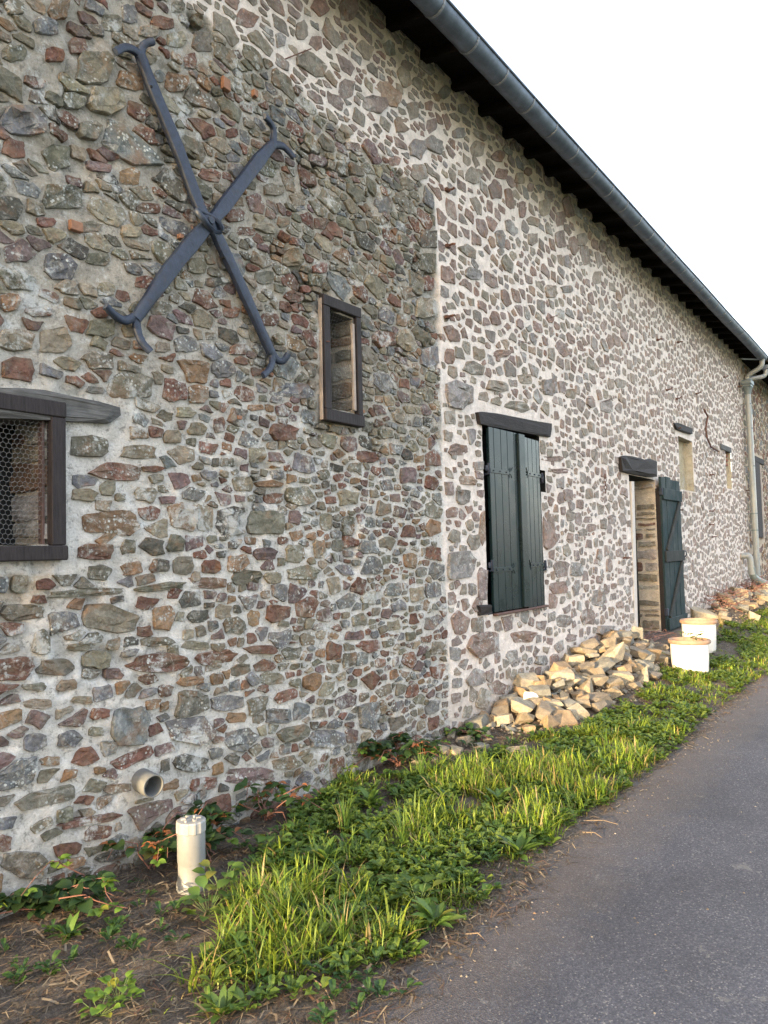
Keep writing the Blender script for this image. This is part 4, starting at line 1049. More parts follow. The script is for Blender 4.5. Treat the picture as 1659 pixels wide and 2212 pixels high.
mb = MB().lathe([(.072, -.05), (.072, .05), (.066, .07), (.063, .085), (.063, .145), (.0635, .15), (.0655, .155), (.066, .30), (.064, .31), (.0, .31)], (0, 0, 0), 36); mb.build('pipe', M_pvc, vp, smooth_=True)
mb = MB(); prof = []
n = 48; vs = []; fs = []
for z_ in (.295, .30, .345, .352):
    for j in range(n):
        r = .0675+(.003 if (j % 4) < 2 else 0)-(.004 if z_ in (.295, .352) else 0); vs.append((r*math.cos(2*PI*j/n), r*math.sin(2*PI*j/n), z_))
for i in range(3):
    for j in range(n): fs.append((i*n+j, i*n+(j+1) % n, (i+1)*n+(j+1) % n, (i+1)*n+j))
k0 = len(vs)
vs += [(.052*math.cos(2*PI*j/n), .052*math.sin(2*PI*j/n), .353) for j in range(n)]; fs += [(3*n+j, 3*n+(j+1) % n, k0+(j+1) % n, k0+j) for j in range(n)]
fs.append(tuple(k0+j for j in range(n)))
mb.add(vs, fs)
for k in range(6):
    a = 2*PI*k/6+.3; mb.box((.036*math.cos(a), .036*math.sin(a), .356), (.022, .010, .012), rot=Matrix.Rotation(a, 3, 'Z'))
vp.scale = (.93, .93, .90)
mb.build('screw_cap', simple('cap_plastic', (.27, .27, .265), .45, 0, .1, 20, .1, .002), vp)

# ------------------------------------------------------------------ pots
def seat(px, py, r):
    z = 0
    for _ in range(8):
        x, y = G(px, py, z); z = gz(x, y)
    d = np.array([x, y+DIST]); d /= np.hypot(*d); return (float(x+d[0]*r), float(y+d[1]*r))
def pot(x, y, r, h, label, plant):
    z0 = gz(x, y)-.03; e = thing('planter_pot', label, 'pot', (x, y, z0))
    mb = MB().lathe([(r*.80, 0), (r*.82, .005), (r*.85, .05), (r*.885, h*.5), (r*.895, h*.86), (r*.895, h*.88), (r*.87, h*.885), (r*.85, h*.70), (0, h*.70)], (0, 0, 0), 40); mb.build('body', M_white, e, smooth_=True)
    mb = MB().lathe([(r*.89, h*.875), (r*.96, h*.885), (r*1.0, h*.91), (r*1.0, h*.965), (r*.975, h), (r*.90, h*1.0), (r*.865, h*.97), (r*.862, h*.86)], (0, 0, 0), 40); mb.build('rim', M_terra, e, smooth_=True)
    MB().lathe([(r*.862, h*.80), (r*.5, h*.815), (0, h*.82)], (0, 0, 0), 24).build('soil', M_soil, e)
    return e, z0
POT1 = seat(1492, 1456, .19); POT2 = seat(1512, 1408, .19); print('pots', POT1, POT2)
pot(*POT1, .225, .38, 'front white flowerpot with terracotta rim and small seedlings in it', 1)
pot(*POT2, .225, .40, 'rear white flowerpot with terracotta rim, partly hidden and shaded by the front one', 0)

# ------------------------------------------------------------------ neighbouring building
nb = thing('neighbour_house', 'second stone house continuing the wall line beyond the downpipe', 'house', (18, 0, 0))
def at_nb(o): o.location = Vector(o.location)-Vector((18, 0, 0)); return o
xs = np.linspace(17.62, 27, 150); zs = np.linspace(-.1, 5.5, 100); X, Z = np.meshgrid(xs, zs)
D = (fbm(X*5, Z*5, 70)-.5)*.014; V = np.stack([X, -D, Z], -1).reshape(-1, 3); C = np.tile([.48, .40, .31, .3], (len(V), 1))
i = np.arange(99)[:, None]*150+np.arange(149)[None]; F = np.stack([i, i+1, i+151, i+150], -1).reshape(-1, 4)
at_nb(link('mortar', new_mesh('mortar', V, F, MM, C, smooth_=True), nb))
SV, SF, SC = [], [], []
for P in random_stones(17.75, 24, 0, 5.4, [(.05, .08, 300, .9), (.03, .05, 3000, .85)], [], [(18.4, 19.6, 1.5, 3.5)], lambda x, z: .012, 1.3):
    R = orient(rough_outline(P, 10, .08, rng.random()*6)); V, F, C = stone_geo(R, WALL, .008, np.array(col_of(str(rng.choice(list('grpbto')))))*1.15, .2)
    o = sum(len(v) for v in SV); SV.append(V); SC.append(C); SF += [tuple(i+o for i in f) for f in F]
at_nb(link('small_stones', new_mesh('small_stones', np.concatenate(SV), SF, MS, np.concatenate(SC)), nb, kind='stuff'))
nw_ = link('window', None, nb, (1.0, 0, 1.6))
def nbp(name, mb, m): o = mb.build(name, m, nw_); o.location = Vector(o.location)-Vector((19.0, 0, 1.6)); return o
nbp('frame', MB().box((19.12, -.03, 2.42), (.16, .08, 1.7), bev=.01), M_cream)
nbp('shutter', MB().box((18.70, -.05, 2.45), (.60, .04, 1.7), bev=.01), M_frame)
nbp('lintel', MB().box((18.98, -.03, 3.36), (1.25, .08, .13), bev=.01), M_darkbeam)
eb = link('eave', None, nb, (-18, 0, 0)); 
def eave2():
    MB().box((22.5, -.12, 5.44), (9.2, 1.0, .03), rot=Matrix.Rotation(math.atan(.2), 3, 'X')).build('roof_boarding', M_eave, eb)
eave2()
gg = gutter(17.72, 26, 5.26, -.56, nb); gg.location = (-18, 0, 0)
MB().add([(17.7, -.55, 5.42), (27, -.55, 5.42), (27, 3, 7.6), (17.7, 3, 7.6)], [(0, 1, 2, 3)]).build('roof', M_slate, eb)

# ------------------------------------------------------------------ rubble heaps: every stone its own thing
def cutp(bm, q, d):
    import bmesh
    g = list(bm.verts)+list(bm.edges)+list(bm.faces)
    bmesh.ops.bisect_plane(bm, geom=g, plane_co=q*d, plane_no=q, clear_outer=True)
    bmesh.ops.holes_fill(bm, edges=[e for e in bm.edges if e.is_boundary])
def rock_mesh(sd, flat):
    import bmesh
    bm = bmesh.new(); bmesh.ops.create_cube(bm, size=2); r = random.Random(sd)
    for ax, lo, hi in ((0, .7, .95), (1, .6, .85), (2, .5, .75)):
        for sg in (-1, 1):
            q = Vector((r.uniform(-.3, .3), r.uniform(-.3, .3), r.uniform(-.3, .3))); q[ax] = sg; q.normalize()
            cutp(bm, q, r.uniform(lo, hi))
    for _ in range(r.randint(4, 7)):
        q = Vector((r.uniform(-1, 1), r.uniform(-1, 1), r.uniform(-1, 1))).normalized(); cutp(bm, q, r.uniform(.62, .92))
    bmesh.ops.bevel(bm, geom=list(bm.edges), offset=.035, segments=1, affect='EDGES')
    bmesh.ops.triangulate(bm, faces=bm.faces)
    for v in bm.verts:
        p = v.co; k = 1+.09*mnoise.noise(p*2.3+Vector((sd, 0, 0)))+random.uniform(-.012, .012)
        v.co = Vector((p.x*1.15*k, p.y*.85*k, p.z*flat*1.3*k))
    me = bpy.data.meshes.new('rubble_stone'); bm.to_mesh(me); bm.free(); me.materials.append(M_rock)
    return me
def rock_material():
    m, n, l, b = mat('tan_rubble')
    g = N(n, 'NewGeometry'); P = g.outputs['Position']; oi = N(n, 'ObjectInfo')
    t1 = noise_tex(n, l, 16, 6, .7, P); t2 = noise_tex(n, l, 90, 4, .75, P)
    v = mix(n, l, 1.0, oi.outputs['Color'], ramp(n, l, t1.outputs[0], [(.28, .6), (.72, 1.4)]).outputs[0], 'MULTIPLY')
    v = mix(n, l, 1.0, v, ramp(n, l, t2.outputs[0], [(.3, .75), (.7, 1.25)]).outputs[0], 'MULTIPLY')
    l.new(v, b.inputs['Base Color']); b.inputs['Roughness'].default_value = .9; b.inputs['Specular IOR Level'].default_value = .3
    n1 = bump(n, l, None, t1.outputs[0], .5, .015); bump(n, l, b, t2.outputs[0], .5, .005, n1)
    return m
M_rock = rock_material(); M_wrock = simple('white_rock', (.75, .73, .70), .7, 0, .1, 20)
ROCKFLAT = [random.uniform(.34, .62) for i in range(16)]; ROCKS = [rock_mesh(i+3, ROCKFLAT[i]) for i in range(16)]
TONES = [('tan', (.235, .19, .13)), ('buff', (.29, .25, .185)), ('brown', (.17, .145, .115)), ('ochre', (.225, .165, .105)), ('grey', (.165, .16, .14))]
def heap(cells, hfun, n, smin, smax, group, lab, bounds, layers):
    """stones set layer by layer: a stone rests on the mound formed by the ones below"""
    placed = []; tries = 0; x0, x1, y0, y1 = bounds
    while len(placed) < n and tries < n*400:
        tries += 1
        x = random.uniform(x0, x1); y = random.uniform(y0, y1); h = hfun(x, y)
        if h <= .03: continue
        a = random.choice((1, 1, 1, .75, .55))*random.uniform(smin, smax)
        lvl = random.random()**.6*h
        z = gz(x, y)+lvl
        ok = True
        for (X, Y, Zz, A) in placed:
            if (X-x)**2+(Y-y)**2+((Zz-z)*1.9)**2 < (.56*(A+a))**2: ok = False; break
        if not ok: continue
        if lvl < h-.24 : continue
        placed.append((x, y, z, a))
    for k, (x, y, z, a) in enumerate(placed):
        e = 1e-2; gx = (hfun(x+e, y)-hfun(x-e, y))/(2*e); gy = (hfun(x, y+e)-hfun(x, y-e))/(2*e)
        tx = max(-.6, min(.6, math.atan(gy)))*.6+random.uniform(-.3, .3); ty = -max(-.6, min(.6, math.atan(gx)))*.6+random.uniform(-.3, .3)
        lb, gp = lab(x, y, z, hfun(x, y), k)
        mi = random.randrange(len(ROCKS)); tn = random.choice(TONES)
        wf = random.uniform(.75, 1.25); sz = 'large' if a > smax*.8 else ('small' if a < smin*.9 else 'middling')
        shp = 'slab' if ROCKFLAT[mi] < .46 else ('wedge' if wf < .9 else 'block')
        lb = '%s %s %s %s' % (sz, tn[0], shp, lb)
        ob = link('rubble_stone', ROCKS[mi], None, (x, y, z), (tx, ty, random.uniform(-.9, .9)+random.choice((0, PI))), None, lb, 'stone', gp, scale=(a, a*wf, a*random.uniform(.8, 1.3)))
        ob.color = (*tn[1], 1)
    return placed
def h1(x, y):
    if not 5.2 < x < 9.55: return 0
    crest = np.interp(x, [5.35, 5.7, 6.1, 6.8, 7.5, 8.2, 8.7, 9.05, 9.4], [0, .09, .20, .26, .30, .37, .34, .20, 0])
    yc = -.26; wf = np.interp(x, [5.2, 5.7, 6.5, 8, 9.5], [.18, .42, .48, .50, .35])
    t = (y-yc)/wf if y < yc else (y-yc)/.5
    return float(crest*max(0, 1-abs(t)**1.6))
def lab1(x, y, z, h, k):
    g = 'tumbled stones of the long rubble heap by the green shutters'
    e = int(np.searchsorted([5.9, 6.6, 7.3, 7.9, 8.5, 9.0], x))
    where = ['near tip', 'low near part', 'before the middle', 'middle', 'past the middle', 'high part', 'doorway end'][e]
    lv = 'on the crest' if z-gz(x, y) > .75*h and y > -.5 else ('at the grassy foot' if y < -.52 else ('against the wall' if y > -.2 else 'on the flank'))
    return ('in the %s of the long heap, %s' % (where, lv) if 'the' not in where else '%s of the long heap, %s' % (where, lv), g)
def mound(bounds, hf, k=.6):
    xs = np.linspace(bounds[0], bounds[1], 90); ys = np.linspace(bounds[2], bounds[3], 30)
    V = []; 
    for y in ys:
        for x in xs: V.append((x, y, gz(x, y)-.02+hf(x, y)*k))
    i = np.arange(29)[:, None]*90+np.arange(89)[None]; F = np.stack([i, i+1, i+91, i+90], -1).reshape(-1, 4)
    return np.array(V), F
V, F = mound((5.1, 9.6, -.95, .05), h1)
link('earth_mound', new_mesh('earth_mound', V, F, simple('heap_earth', (.08, .055, .035), .95, 0, .4, 25, .8, .02), smooth_=True), kind='structure')
pl = heap(None, h1, 215, .070, .130, None, lab1, (5.2, 9.55, -.95, -.04), 3)
def h2(x, y):
    if not 12.3 < x < 19: return 0
    crest = np.interp(x, [12.3, 13, 14.5, 16, 17, 18, 19], [0, .10, .15, .16, .20, .22, 0]); yc = -.25
    t = (y-yc)/.55; return float(crest*max(0, 1-abs(t)**1.6))
def lab2(x, y, z, h, k): return ('%s of the far heap by the downpipe, %s' % (['at the near end', 'in the middle', 'in the high part', 'at the far end'][int(np.searchsorted([13.8, 15.4, 17], x))], 'on top' if z-gz(x, y) > .18 else 'low down'), 'stones of the far rubble heap below the downpipe')
V, F = mound((12.2, 19.2, -.95, .05), h2)
link('earth_mound', new_mesh('earth_mound', V, F, bpy.data.materials['heap_earth'], smooth_=True), kind='structure')
heap(None, h2, 42, .12, .22, None, lab2, (12.4, 18.6, -.8, -.05), 2)
V, F, C = [], [], []; base = [(1, 0, 0), (.3, .9, 0), (-.8, .5, 0), (-.7, -.7, 0), (.4, -.9, 0), (.1, 0, .75), (-.1, .1, -.5)]
for i in range(2600):
    if i % 3: x = random.uniform(5.2, 9.5); y = random.uniform(-.95, -.03); hh = h1(x, y)
    else: x = random.uniform(12.6, 18.6); y = random.uniform(-.8, -.05); hh = h2(x, y)
    if hh < .01 and random.random() < .7: continue
    r = random.uniform(.006, .024); a = random.uniform(0, 6); z = gz(x, y)-.01+hh*.62+r*.4; o = len(V)
    V += [(x+r*(p[0]*math.cos(a)-p[1]*math.sin(a))*random.uniform(.7, 1.3), y+r*(p[0]*math.sin(a)+p[1]*math.cos(a)), z+r*p[2]) for p in base]
    F += [(o+k, o+(k+1) % 5, o+5) for k in range(5)]+[(o+(k+1) % 5, o+k, o+6) for k in range(5)]; c = random.choice(TONES)[1]; C += [(*c, .1)]*7
link('stone_chips', new_mesh('stone_chips', np.array(V), F, MS, C), kind='stuff')
# singled-out stones
def lone(px, py, z, a, label, mesh=0, m=None, cat='stone', zoff=.0):
    x, y = G(px, py, z); me = ROCKS[mesh]
    if m: me = me.copy(); me.materials[0] = m
    ob = link('rubble_stone', me, None, (x, y, gz(x, y)+zoff), (random.uniform(-.2, .2), random.uniform(-.2, .2), random.uniform(0, 3)), None, label, cat, None, scale=(a, a, a)); ob.color = (.30, .24, .165, 1)
lone(1148, 1512, .28, .075, 'bright white stone among the tan ones at the near end of the heap', 2, M_wrock, zoff=.27)
lone(958, 1622, .05, .075, 'pale stone lying on bare soil, left one of a pair above the grass', 4)
lone(985, 1628, .03, .07, 'pale stone lying on bare soil, right one of a pair above the grass', 5)
lone(1036, 1588, .05, .075, 'sunlit block lying alone left of the heap foot', 6)
lone(1003, 1602, .05, .08, 'long rounded stone half sunk in soil between brambles and heap', 7)
lone(1115, 1632, .03, .10, 'flat pale stone partly buried at the grass edge right of the bare soil', 1)
for i in range(20):
    x = random.uniform(4.3, 5.7); y = random.uniform(-.42, -.05); a = random.uniform(.02, .05)
    ob = link('rubble_stone', random.choice(ROCKS), None, (x, y, gz(x, y)+.008), (random.uniform(-.3, .3), random.uniform(-.3, .3), random.uniform(0, 6)), None, 'small chip of stone on bare soil between brambles and heap', 'stone', 'stone chips on the bare soil before the heap', scale=(a, a, a)); ob.color = (*random.choice(TONES)[1], 1)

# ------------------------------------------------------------------ pebbles, litter
def scatter_pebbles():
    V, F, C = [], [], []; base = [(1, 0, 0), (.3, .9, 0), (-.8, .5, 0), (-.7, -.7, 0), (.4, -.9, 0), (0, 0, .7)]
    for i in range(1500):
        u = random.random()
        if u < .6: x = random.uniform(1.4, 11); y = ROAD_EDGE-.05+random.gauss(0, .10)
        elif u < .8: x = random.uniform(.6, 3.0); y = random.uniform(-1.6, -.1)
        else: x = random.uniform(1.2, 9); y = random.uniform(-3.6, -1.7)
        r = random.uniform(.002, .007)*(1.3 if random.random() < .15 else 1); z = max(gz(x, y), 0 if y < ROAD_EDGE+.1 else -1)
        a = random.uniform(0, 6); o = len(V)
        V += [(x+r*(p[0]*math.cos(a)-p[1]*math.sin(a)), y+r*(p[0]*math.sin(a)+p[1]*math.cos(a)), z+r*p[2]) for p in base]
        F += [(o+k, o+(k+1) % 5, o+5) for k in range(5)]; c = random.choice([(.13, .11, .09), (.18, .16, .13), (.10, .085, .07), (.25, .22, .19)]); C += [(*c, .1)]*6
    link('gravel', new_mesh('gravel', np.array(V), F, MS, C), kind='stuff')
    # straw, dead stalks and small dead leaves
    V, F, C = [], [], []
    for i in range(14000):
        u = random.random()
        if u < .50: x = random.uniform(.5, 3.3); y = random.uniform(-1.7, -.0)
        elif u < .68: x = random.uniform(3.8, 6.0); y = random.uniform(-.6, -.0)
        elif u < .85: x = random.uniform(1.8, 12); y = ROAD_EDGE+random.gauss(.02, .07)
        else: x = random.uniform(5.5, 12); y = random.uniform(-1.0, -.5)
        L = random.uniform(.02, .09)*(2.0 if random.random() < .06 else 1); a = random.uniform(0, 2*PI); w_ = random.uniform(.0009, .002) if random.random() < .75 else random.uniform(.002, .0045)
        z = gz(x, y)+random.uniform(.002, .012); dz = random.uniform(-.1, .5)*L*.5
        dx, dy = math.cos(a), math.sin(a); b = random.uniform(-.25, .25)*L
        p = [(x, y, z), (x+dx*L*.5-dy*b, y+dy*L*.5+dx*b, z+dz), (x+dx*L, y+dy*L, z+dz*.4)]; o = len(V)
        for q in p: V += [(q[0]-dy*w_, q[1]+dx*w_, q[2]), (q[0]+dy*w_, q[1]-dx*w_, q[2]+w_*.6)]
        F += [(o, o+1, o+3, o+2), (o+2, o+3, o+5, o+4)]
        c = random.choice([(.20, .16, .12), (.16, .12, .085), (.11, .08, .06), (.25, .21, .16), (.13, .08, .06), (.09, .08, .07)]); C += [(*c, 0)]*6
    link('dead_litter', new_mesh('dead_litter', np.array(V), F, leaf_material('dry_litter'), C), kind='stuff')
scatter_pebbles()
for (x0, y0, x1, y1, lb) in [(1258, 1795, 1300, 1803, 'thin dry twig lying at the road edge beside the last broad weeds'), (1262, 1770, 1335, 1775, 'thin dry twig at the road edge near the middle of the verge'),
                             (1005, 2013, 1045, 2020, 'short dry twig on the tarmac edge nearest the viewer'), (655, 2100, 735, 2195, 'long bent dry stalk at the bottom of the verge')]:
    a = G(x0, y0, .02); b = G(x1, y1, .02); m_ = ((a[0]+b[0])/2, (a[1]+b[1])/2)
    MB().tube([(a[0], a[1], max(gz(*a), 0)+.012), (m_[0]+.01, m_[1]-.01, max(gz(*m_), 0)+.02), (b[0], b[1], max(gz(*b), 0)+.006)], [.003, .0025, .0015], 6).build('dry_twig', simple('twig_bark', (.15, .11, .075), .9) if 'twig_bark' not in bpy.data.materials else bpy.data.materials['twig_bark'], label=lb, cat='twig')

# ------------------------------------------------------------------ grass and weeds
def grass_density(x, y):
    up = np.interp(x, [1.2, 1.9, 2.4, 2.9, 3.3, 3.9, 4.3, 5.4, 5.8, 7.6, 9, 10, 12, 20], [-1.15, -.95, -.62, -.40, -.12, -.10, -.48, -.50, -.86, -.72, -.72, -.40, -.55, -.60])
    lo = np.interp(x, [1.2, 1.7, 2.2, 2.8, 3.5, 20], [-1.25, -1.28, -1.46, -1.56, -1.53, -1.55])
    j = .16*(fbm(x*2.3, y*2.3, 101)-.5)*2
    d = smooth(-.04, .06, up+j-y)*smooth(-.03, .07, y-(lo+.5*j))
    d = d*(.12+.88*smooth(.38, .60, fbm(x*2.9, y*2.9, 105))*smooth(.30, .42, fbm(x*4.5, y*4.5, 191)))*smooth(1.5, 2.5, x+j)
    return d
def blades(n, xr, hmin, hmax, wmul=1.0, spread=1.0, base=None):
    k = 0; X = []; Y = []
    while sum(map(len, X)) < n:
        x = xr[0]+(xr[1]-xr[0])*rng.random(n); y = -1.65+1.65*rng.random(n); keep = rng.random(n) < grass_density(x, y)
        X.append(x[keep]); Y.append(y[keep])
    x = np.concatenate(X)[:n]; y = np.concatenate(Y)[:n]
    # tufting: pull towards tuft centres
    tc = rng.integers(0, n, n//14); ti = rng.integers(0, len(tc), n); tuft = rng.random(n) < .35
    cx, cy = x[tc][ti], y[tc][ti]; rr = .012+.035*rng.random(n); an = rng.random(n)*2*PI
    x = np.where(tuft, cx+rr*np.cos(an), x); y = np.where(tuft, cy+rr*np.sin(an), y)
    hv = .25+1.6*smooth(.35, .7, fbm(x*2.1, y*2.1, 111)); h = (hmin+(hmax-hmin)*rng.random(n)**1.6)*hv
    h = h*np.where(tuft, 1.2, .75)
    return x, y, h, np.where(tuft, an, rng.random(n)*2*PI), tuft
def blade_mesh(name, x, y, h, ang, wmul, colfn):
    n = len(x); z = ground_z(x, y)-.006; w_ = (.0012+.0030*rng.random(n)**1.5)*wmul*(h/.1)**.3
    lean = (.15+1.05*rng.random(n)**1.2); dx, dy = np.cos(ang), np.sin(ang)
    a2 = ang+PI/2+.7*(rng.random(n)-.5); wx, wy = np.cos(a2)*w_, np.sin(a2)*w_
    V = np.zeros((n, 7, 3)); 
    for k, (t, ww) in enumerate(((0, .8), (.4, 1.0), (.75, .7))):
        ox = dx*h*lean*t**2.0; oy = dy*h*lean*t**2.0; oz = h*(t-.30*lean*t*t)
        V[:, 2*k, 0] = x+ox-wx*ww; V[:, 2*k, 1] = y+oy-wy*ww; V[:, 2*k, 2] = z+oz
        V[:, 2*k+1, 0] = x+ox+wx*ww; V[:, 2*k+1, 1] = y+oy+wy*ww; V[:, 2*k+1, 2] = z+oz
    V[:, 6, 0] = x+dx*h*lean; V[:, 6, 1] = y+dy*h*lean; V[:, 6, 2] = z+h*(1-.35*lean)
    o = np.arange(n)[:, None]*7
    Q = np.concatenate([o+np.array([0, 1, 3, 2]), o+np.array([2, 3, 5, 4])]).tolist(); T = (o+np.array([4, 5, 6])).tolist()
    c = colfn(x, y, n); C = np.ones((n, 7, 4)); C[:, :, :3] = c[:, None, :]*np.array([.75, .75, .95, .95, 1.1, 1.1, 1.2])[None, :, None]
    return link(name, new_mesh(name, V.reshape(-1, 3), Q+T, M_grass, C.reshape(-1, 4)), kind='stuff')
M_grass = leaf_material('grass_blades')
def gcol(x, y, n):
    a = np.array([.075, .145, .020]); b = np.array([.23, .285, .035]); d = np.array([.26, .20, .09])
    t = rng.random((n, 1)); c = a*(1-t)+b*t; dead = (rng.random((n, 1)) < .14); return np.where(dead, d, c)*(.8+.4*rng.random((n, 1)))*(.65+.75*fbm(x*2.2, y*2.2, 160))[:, None]
bx, by, bh, ba, _ = blades(27000, (1.5, 6.2), .02, .095)
blade_mesh('grass', bx, by, bh, ba, 1.25, gcol)
bx, by, bh, ba, _ = blades(24000, (5.5, 19), .02, .06)
blade_mesh('grass', bx, by, bh, ba, 1.8, gcol)

# low broad-leaved ground cover between the blades
def cover(n, xr, smin, smax, name, dens=grass_density, cols=((.05, .11, .025), (.11, .18, .035))):
    X = []; Y = []
    while sum(map(len, X)) < n:
        x = xr[0]+(xr[1]-xr[0])*rng.random(n); y = -1.62+1.62*rng.random(n); keep = rng.random(n) < dens(x, y); X.append(x[keep]); Y.append(y[keep])
    x = np.concatenate(X)[:n]; y = np.concatenate(Y)[:n]
    tc = rng.integers(0, n, n//9); ti = rng.integers(0, len(tc), n)
    cx, cy = x[tc][ti], y[tc][ti]; an = rng.random(n)*2*PI
    L = (smin+(smax-smin)*rng.random(n)**1.5); rad = L*.4*rng.random(n)
    x = cx+rad*np.cos(an); y = cy+rad*np.sin(an); z = ground_z(x, y)+.003+.025*rng.random(n)
    up = .45+1.1*rng.random(n); dx, dy = np.cos(an), np.sin(an); w_ = L*(.16+.22*rng.random(n))
    V = np.zeros((n, 8, 3)); 
    for k, (t, ww, q) in enumerate(((0, .15, 0), (.35, .9, .33), (.7, 1.0, .5))):
        cz = z+L*up*(t-.55*t*t); px = x+dx*L*t; py = y+dy*L*t; sd = 1
        V[:, 2*k] = np.stack([px-dy*w_*ww, py+dx*w_*ww, cz+w_*.25*ww], 1); V[:, 2*k+1] = np.stack([px+dy*w_*ww, py-dx*w_*ww, cz+w_*.25*ww], 1)
    V[:, 6] = np.stack([x+dx*L, y+dy*L, z+L*up*.42], 1); V[:, 7] = np.stack([x+dx*L*.45, y+dy*L*.45, z+L*up*.32], 1)
    o = np.arange(n)[:, None]*8
    T = np.concatenate([o+np.array(q) for q in ([0, 1, 7], [0, 7, 2], [1, 3, 7], [2, 7, 4], [7, 3, 5], [7, 5, 6], [7, 6, 4])]).tolist()
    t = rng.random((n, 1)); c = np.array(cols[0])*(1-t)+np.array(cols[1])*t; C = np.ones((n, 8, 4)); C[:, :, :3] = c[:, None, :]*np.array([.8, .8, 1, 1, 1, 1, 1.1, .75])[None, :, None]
    link(name, new_mesh(name, V.reshape(-1, 3), T, M_grass, C.reshape(-1, 4)), kind='stuff')
def cover_density(x, y):
    up = np.interp(x, [1.2, 1.9, 2.4, 2.9, 3.3, 3.9, 4.3, 5.4, 5.8, 7.6, 9, 10, 12, 20], [-1.15, -.95, -.62, -.40, -.12, -.10, -.48, -.50, -.86, -.72, -.72, -.40, -.55, -.60])
    j = .16*(fbm(x*2.3, y*2.3, 101)-.5)*2
    return smooth(.36, .46, fbm(x*3.4+5, y*3.4, 188))*smooth(-.04, .06, up+j-y)*smooth(-.03, .07, y+1.55-.5*j)*smooth(1.4, 2.4, x+j)*(.3+.7*smooth(.62, .45, fbm(x*2.6, y*2.6, 105)))
cover(21000, (1.7, 6.5), .018, .06, 'ground_cover_weeds', cover_density, ((.05, .11, .022), (.15, .205, .035)))
cover(24000, (6, 19), .02, .06, 'ground_cover_weeds', cover_density, ((.055, .115, .022), (.16, .21, .035)))
def soil_weeds(x, y): return .35*smooth(.44, .60, fbm(x*3, y*3, 140))*((x < 3.4) | (y > -.6))
cover(2200, (.7, 6), .015, .05, 'ground_cover_weeds', soil_weeds, ((.03, .075, .025), (.07, .13, .03)))

# --- single plants with leaves of their own
def leaf_mesh(name, L, w_, fold, m, teeth=0):
    n = 5; V = []; F = []
    prof = [(0, .12), (.18, .75), (.42, 1.0), (.72, .72), (1, 0)]
    for k, (t, ww) in enumerate(prof):
        bend = -.35*L*t*t
        x = L*t; V += [(x, w_*ww+(.12*w_ if k in (1, 3) and teeth else 0), fold*w_*ww+bend+.25*L*t), (x, 0, bend+.25*L*t), (x, -w_*ww-(.12*w_ if k in (1, 3) and teeth else 0), fold*w_*ww+bend+.25*L*t)]
    for k in range(4):
        a = 3*k; F += [(a, a+1, a+4, a+3), (a+1, a+2, a+5, a+4)]
    return new_mesh(name, np.array(V), F, m, smooth_=True)
M_bram = leaf_material('bramble_leaf', False, (.030, .062, .022)); M_lime = leaf_material('young_leaf', False, (.13, .22, .035)); M_weed = leaf_material('broad_weed_leaf', False, (.085, .15, .035)); M_red = leaf_material('red_dead_leaf', False, (.22, .09, .04))
LB = leaf_mesh('leaf', .070, .026, .35, M_bram, 1); LR = leaf_mesh('leaf', .045, .012, .6, M_red); LL = leaf_mesh('leaf', .04, .016, .3, M_lime, 1); LW = leaf_mesh('leaf', .055, .022, .2, M_weed); LD = leaf_mesh('leaf', .13, .020, .3, M_weed, 1)
M_stem = simple('bramble_stem', (.16, .07, .05), .7)
def put_leaf(e, me, p, yaw, pitch, roll, s):
    link('leaf', me, e, tuple(p), (roll, pitch, yaw), scale=(s, s, s))
def bramble(x, y, n_st, reach, hgt, label, nleaf, group=None, wallward=0.0, kinds=(LB,), tipk=LL):
    z0 = gz(x, y); e = thing('bramble', label, 'bramble', (x, y, z0), 0, group)
    mb = MB(); per = max(3, nleaf//n_st)
    for i in range(n_st):
        a = random.uniform(0, 2*PI) if not wallward else random.gauss(wallward, .9)
        L = reach*random.uniform(.5, 1.0); hh = hgt*random.uniform(.5, 1.1); pts = []
        for k in range(7):
            t = k/6; px = math.cos(a)*L*t; py = math.sin(a)*L*t; py = min(py, -y-.05)
            pts.append(Vector((px+.02*math.sin(k*2+i), py+.015*math.cos(k*3+i), max(.01, hh*(1.9*t-1.5*t*t)))))
        mb.tube(pts, [.0035-.0022*k/6 for k in range(7)], 5)
        for j in range(per//3+1):
            t = random.uniform(.12, 1); f = t*6; k = min(5, int(f)); p = pts[k].lerp(pts[k+1], f-k); ya = random.uniform(0, 2*PI)
            for q in (-1.1, 0, 1.1):
                me = random.choice(kinds) if t < .8 else tipk
                d = Vector((math.cos(ya), math.sin(ya), 0))*.02; pp = p+d; pp.y = min(pp.y, -y-.03)
                put_leaf(e, me, pp, ya+q, random.uniform(-.3, .35), random.uniform(-.5, .5), random.uniform(.7, 1.25))
    mb.build('stem', M_stem, e)
    return e
bramble(2.52, -.14, 14, .42, .30, 'dark bramble clump at the wall foot behind the inspection pipe', 230, kinds=(LB, LB, LB, LR))
bramble(2.30, -.10, 7, .34, .34, 'bramble with reddish shoots just below the wall drain pipe', 80, kinds=(LB, LR))
bramble(1.78, -.10, 10, .40, .18, 'low dark bramble along the wall at the left edge', 150, kinds=(LB,))
bramble(1.98, -.08, 2, .45, .42, 'single lime-tipped bramble shoot climbing the wall left of the pipe', 20, kinds=(LL,), wallward=3.0)
bramble(4.28, -.14, 18, .48, .34, 'dense dark bramble bush at the wall foot beside the pale joint', 300, kinds=(LB, LB, LB, LR))
bramble(3.05, -.12, 8, .45, .34, 'sparse bramble with red stems right of the inspection pipe', 90, kinds=(LB, LR))
bramble(5.25, -.18, 6, .35, .16, 'low bramble creeping at the near end of the rubble heap', 70, kinds=(LB, LW))
bramble(8.85, -.45, 5, .22, .34, 'leafy green weed beside the front flowerpot', 60, kinds=(LW, LL))
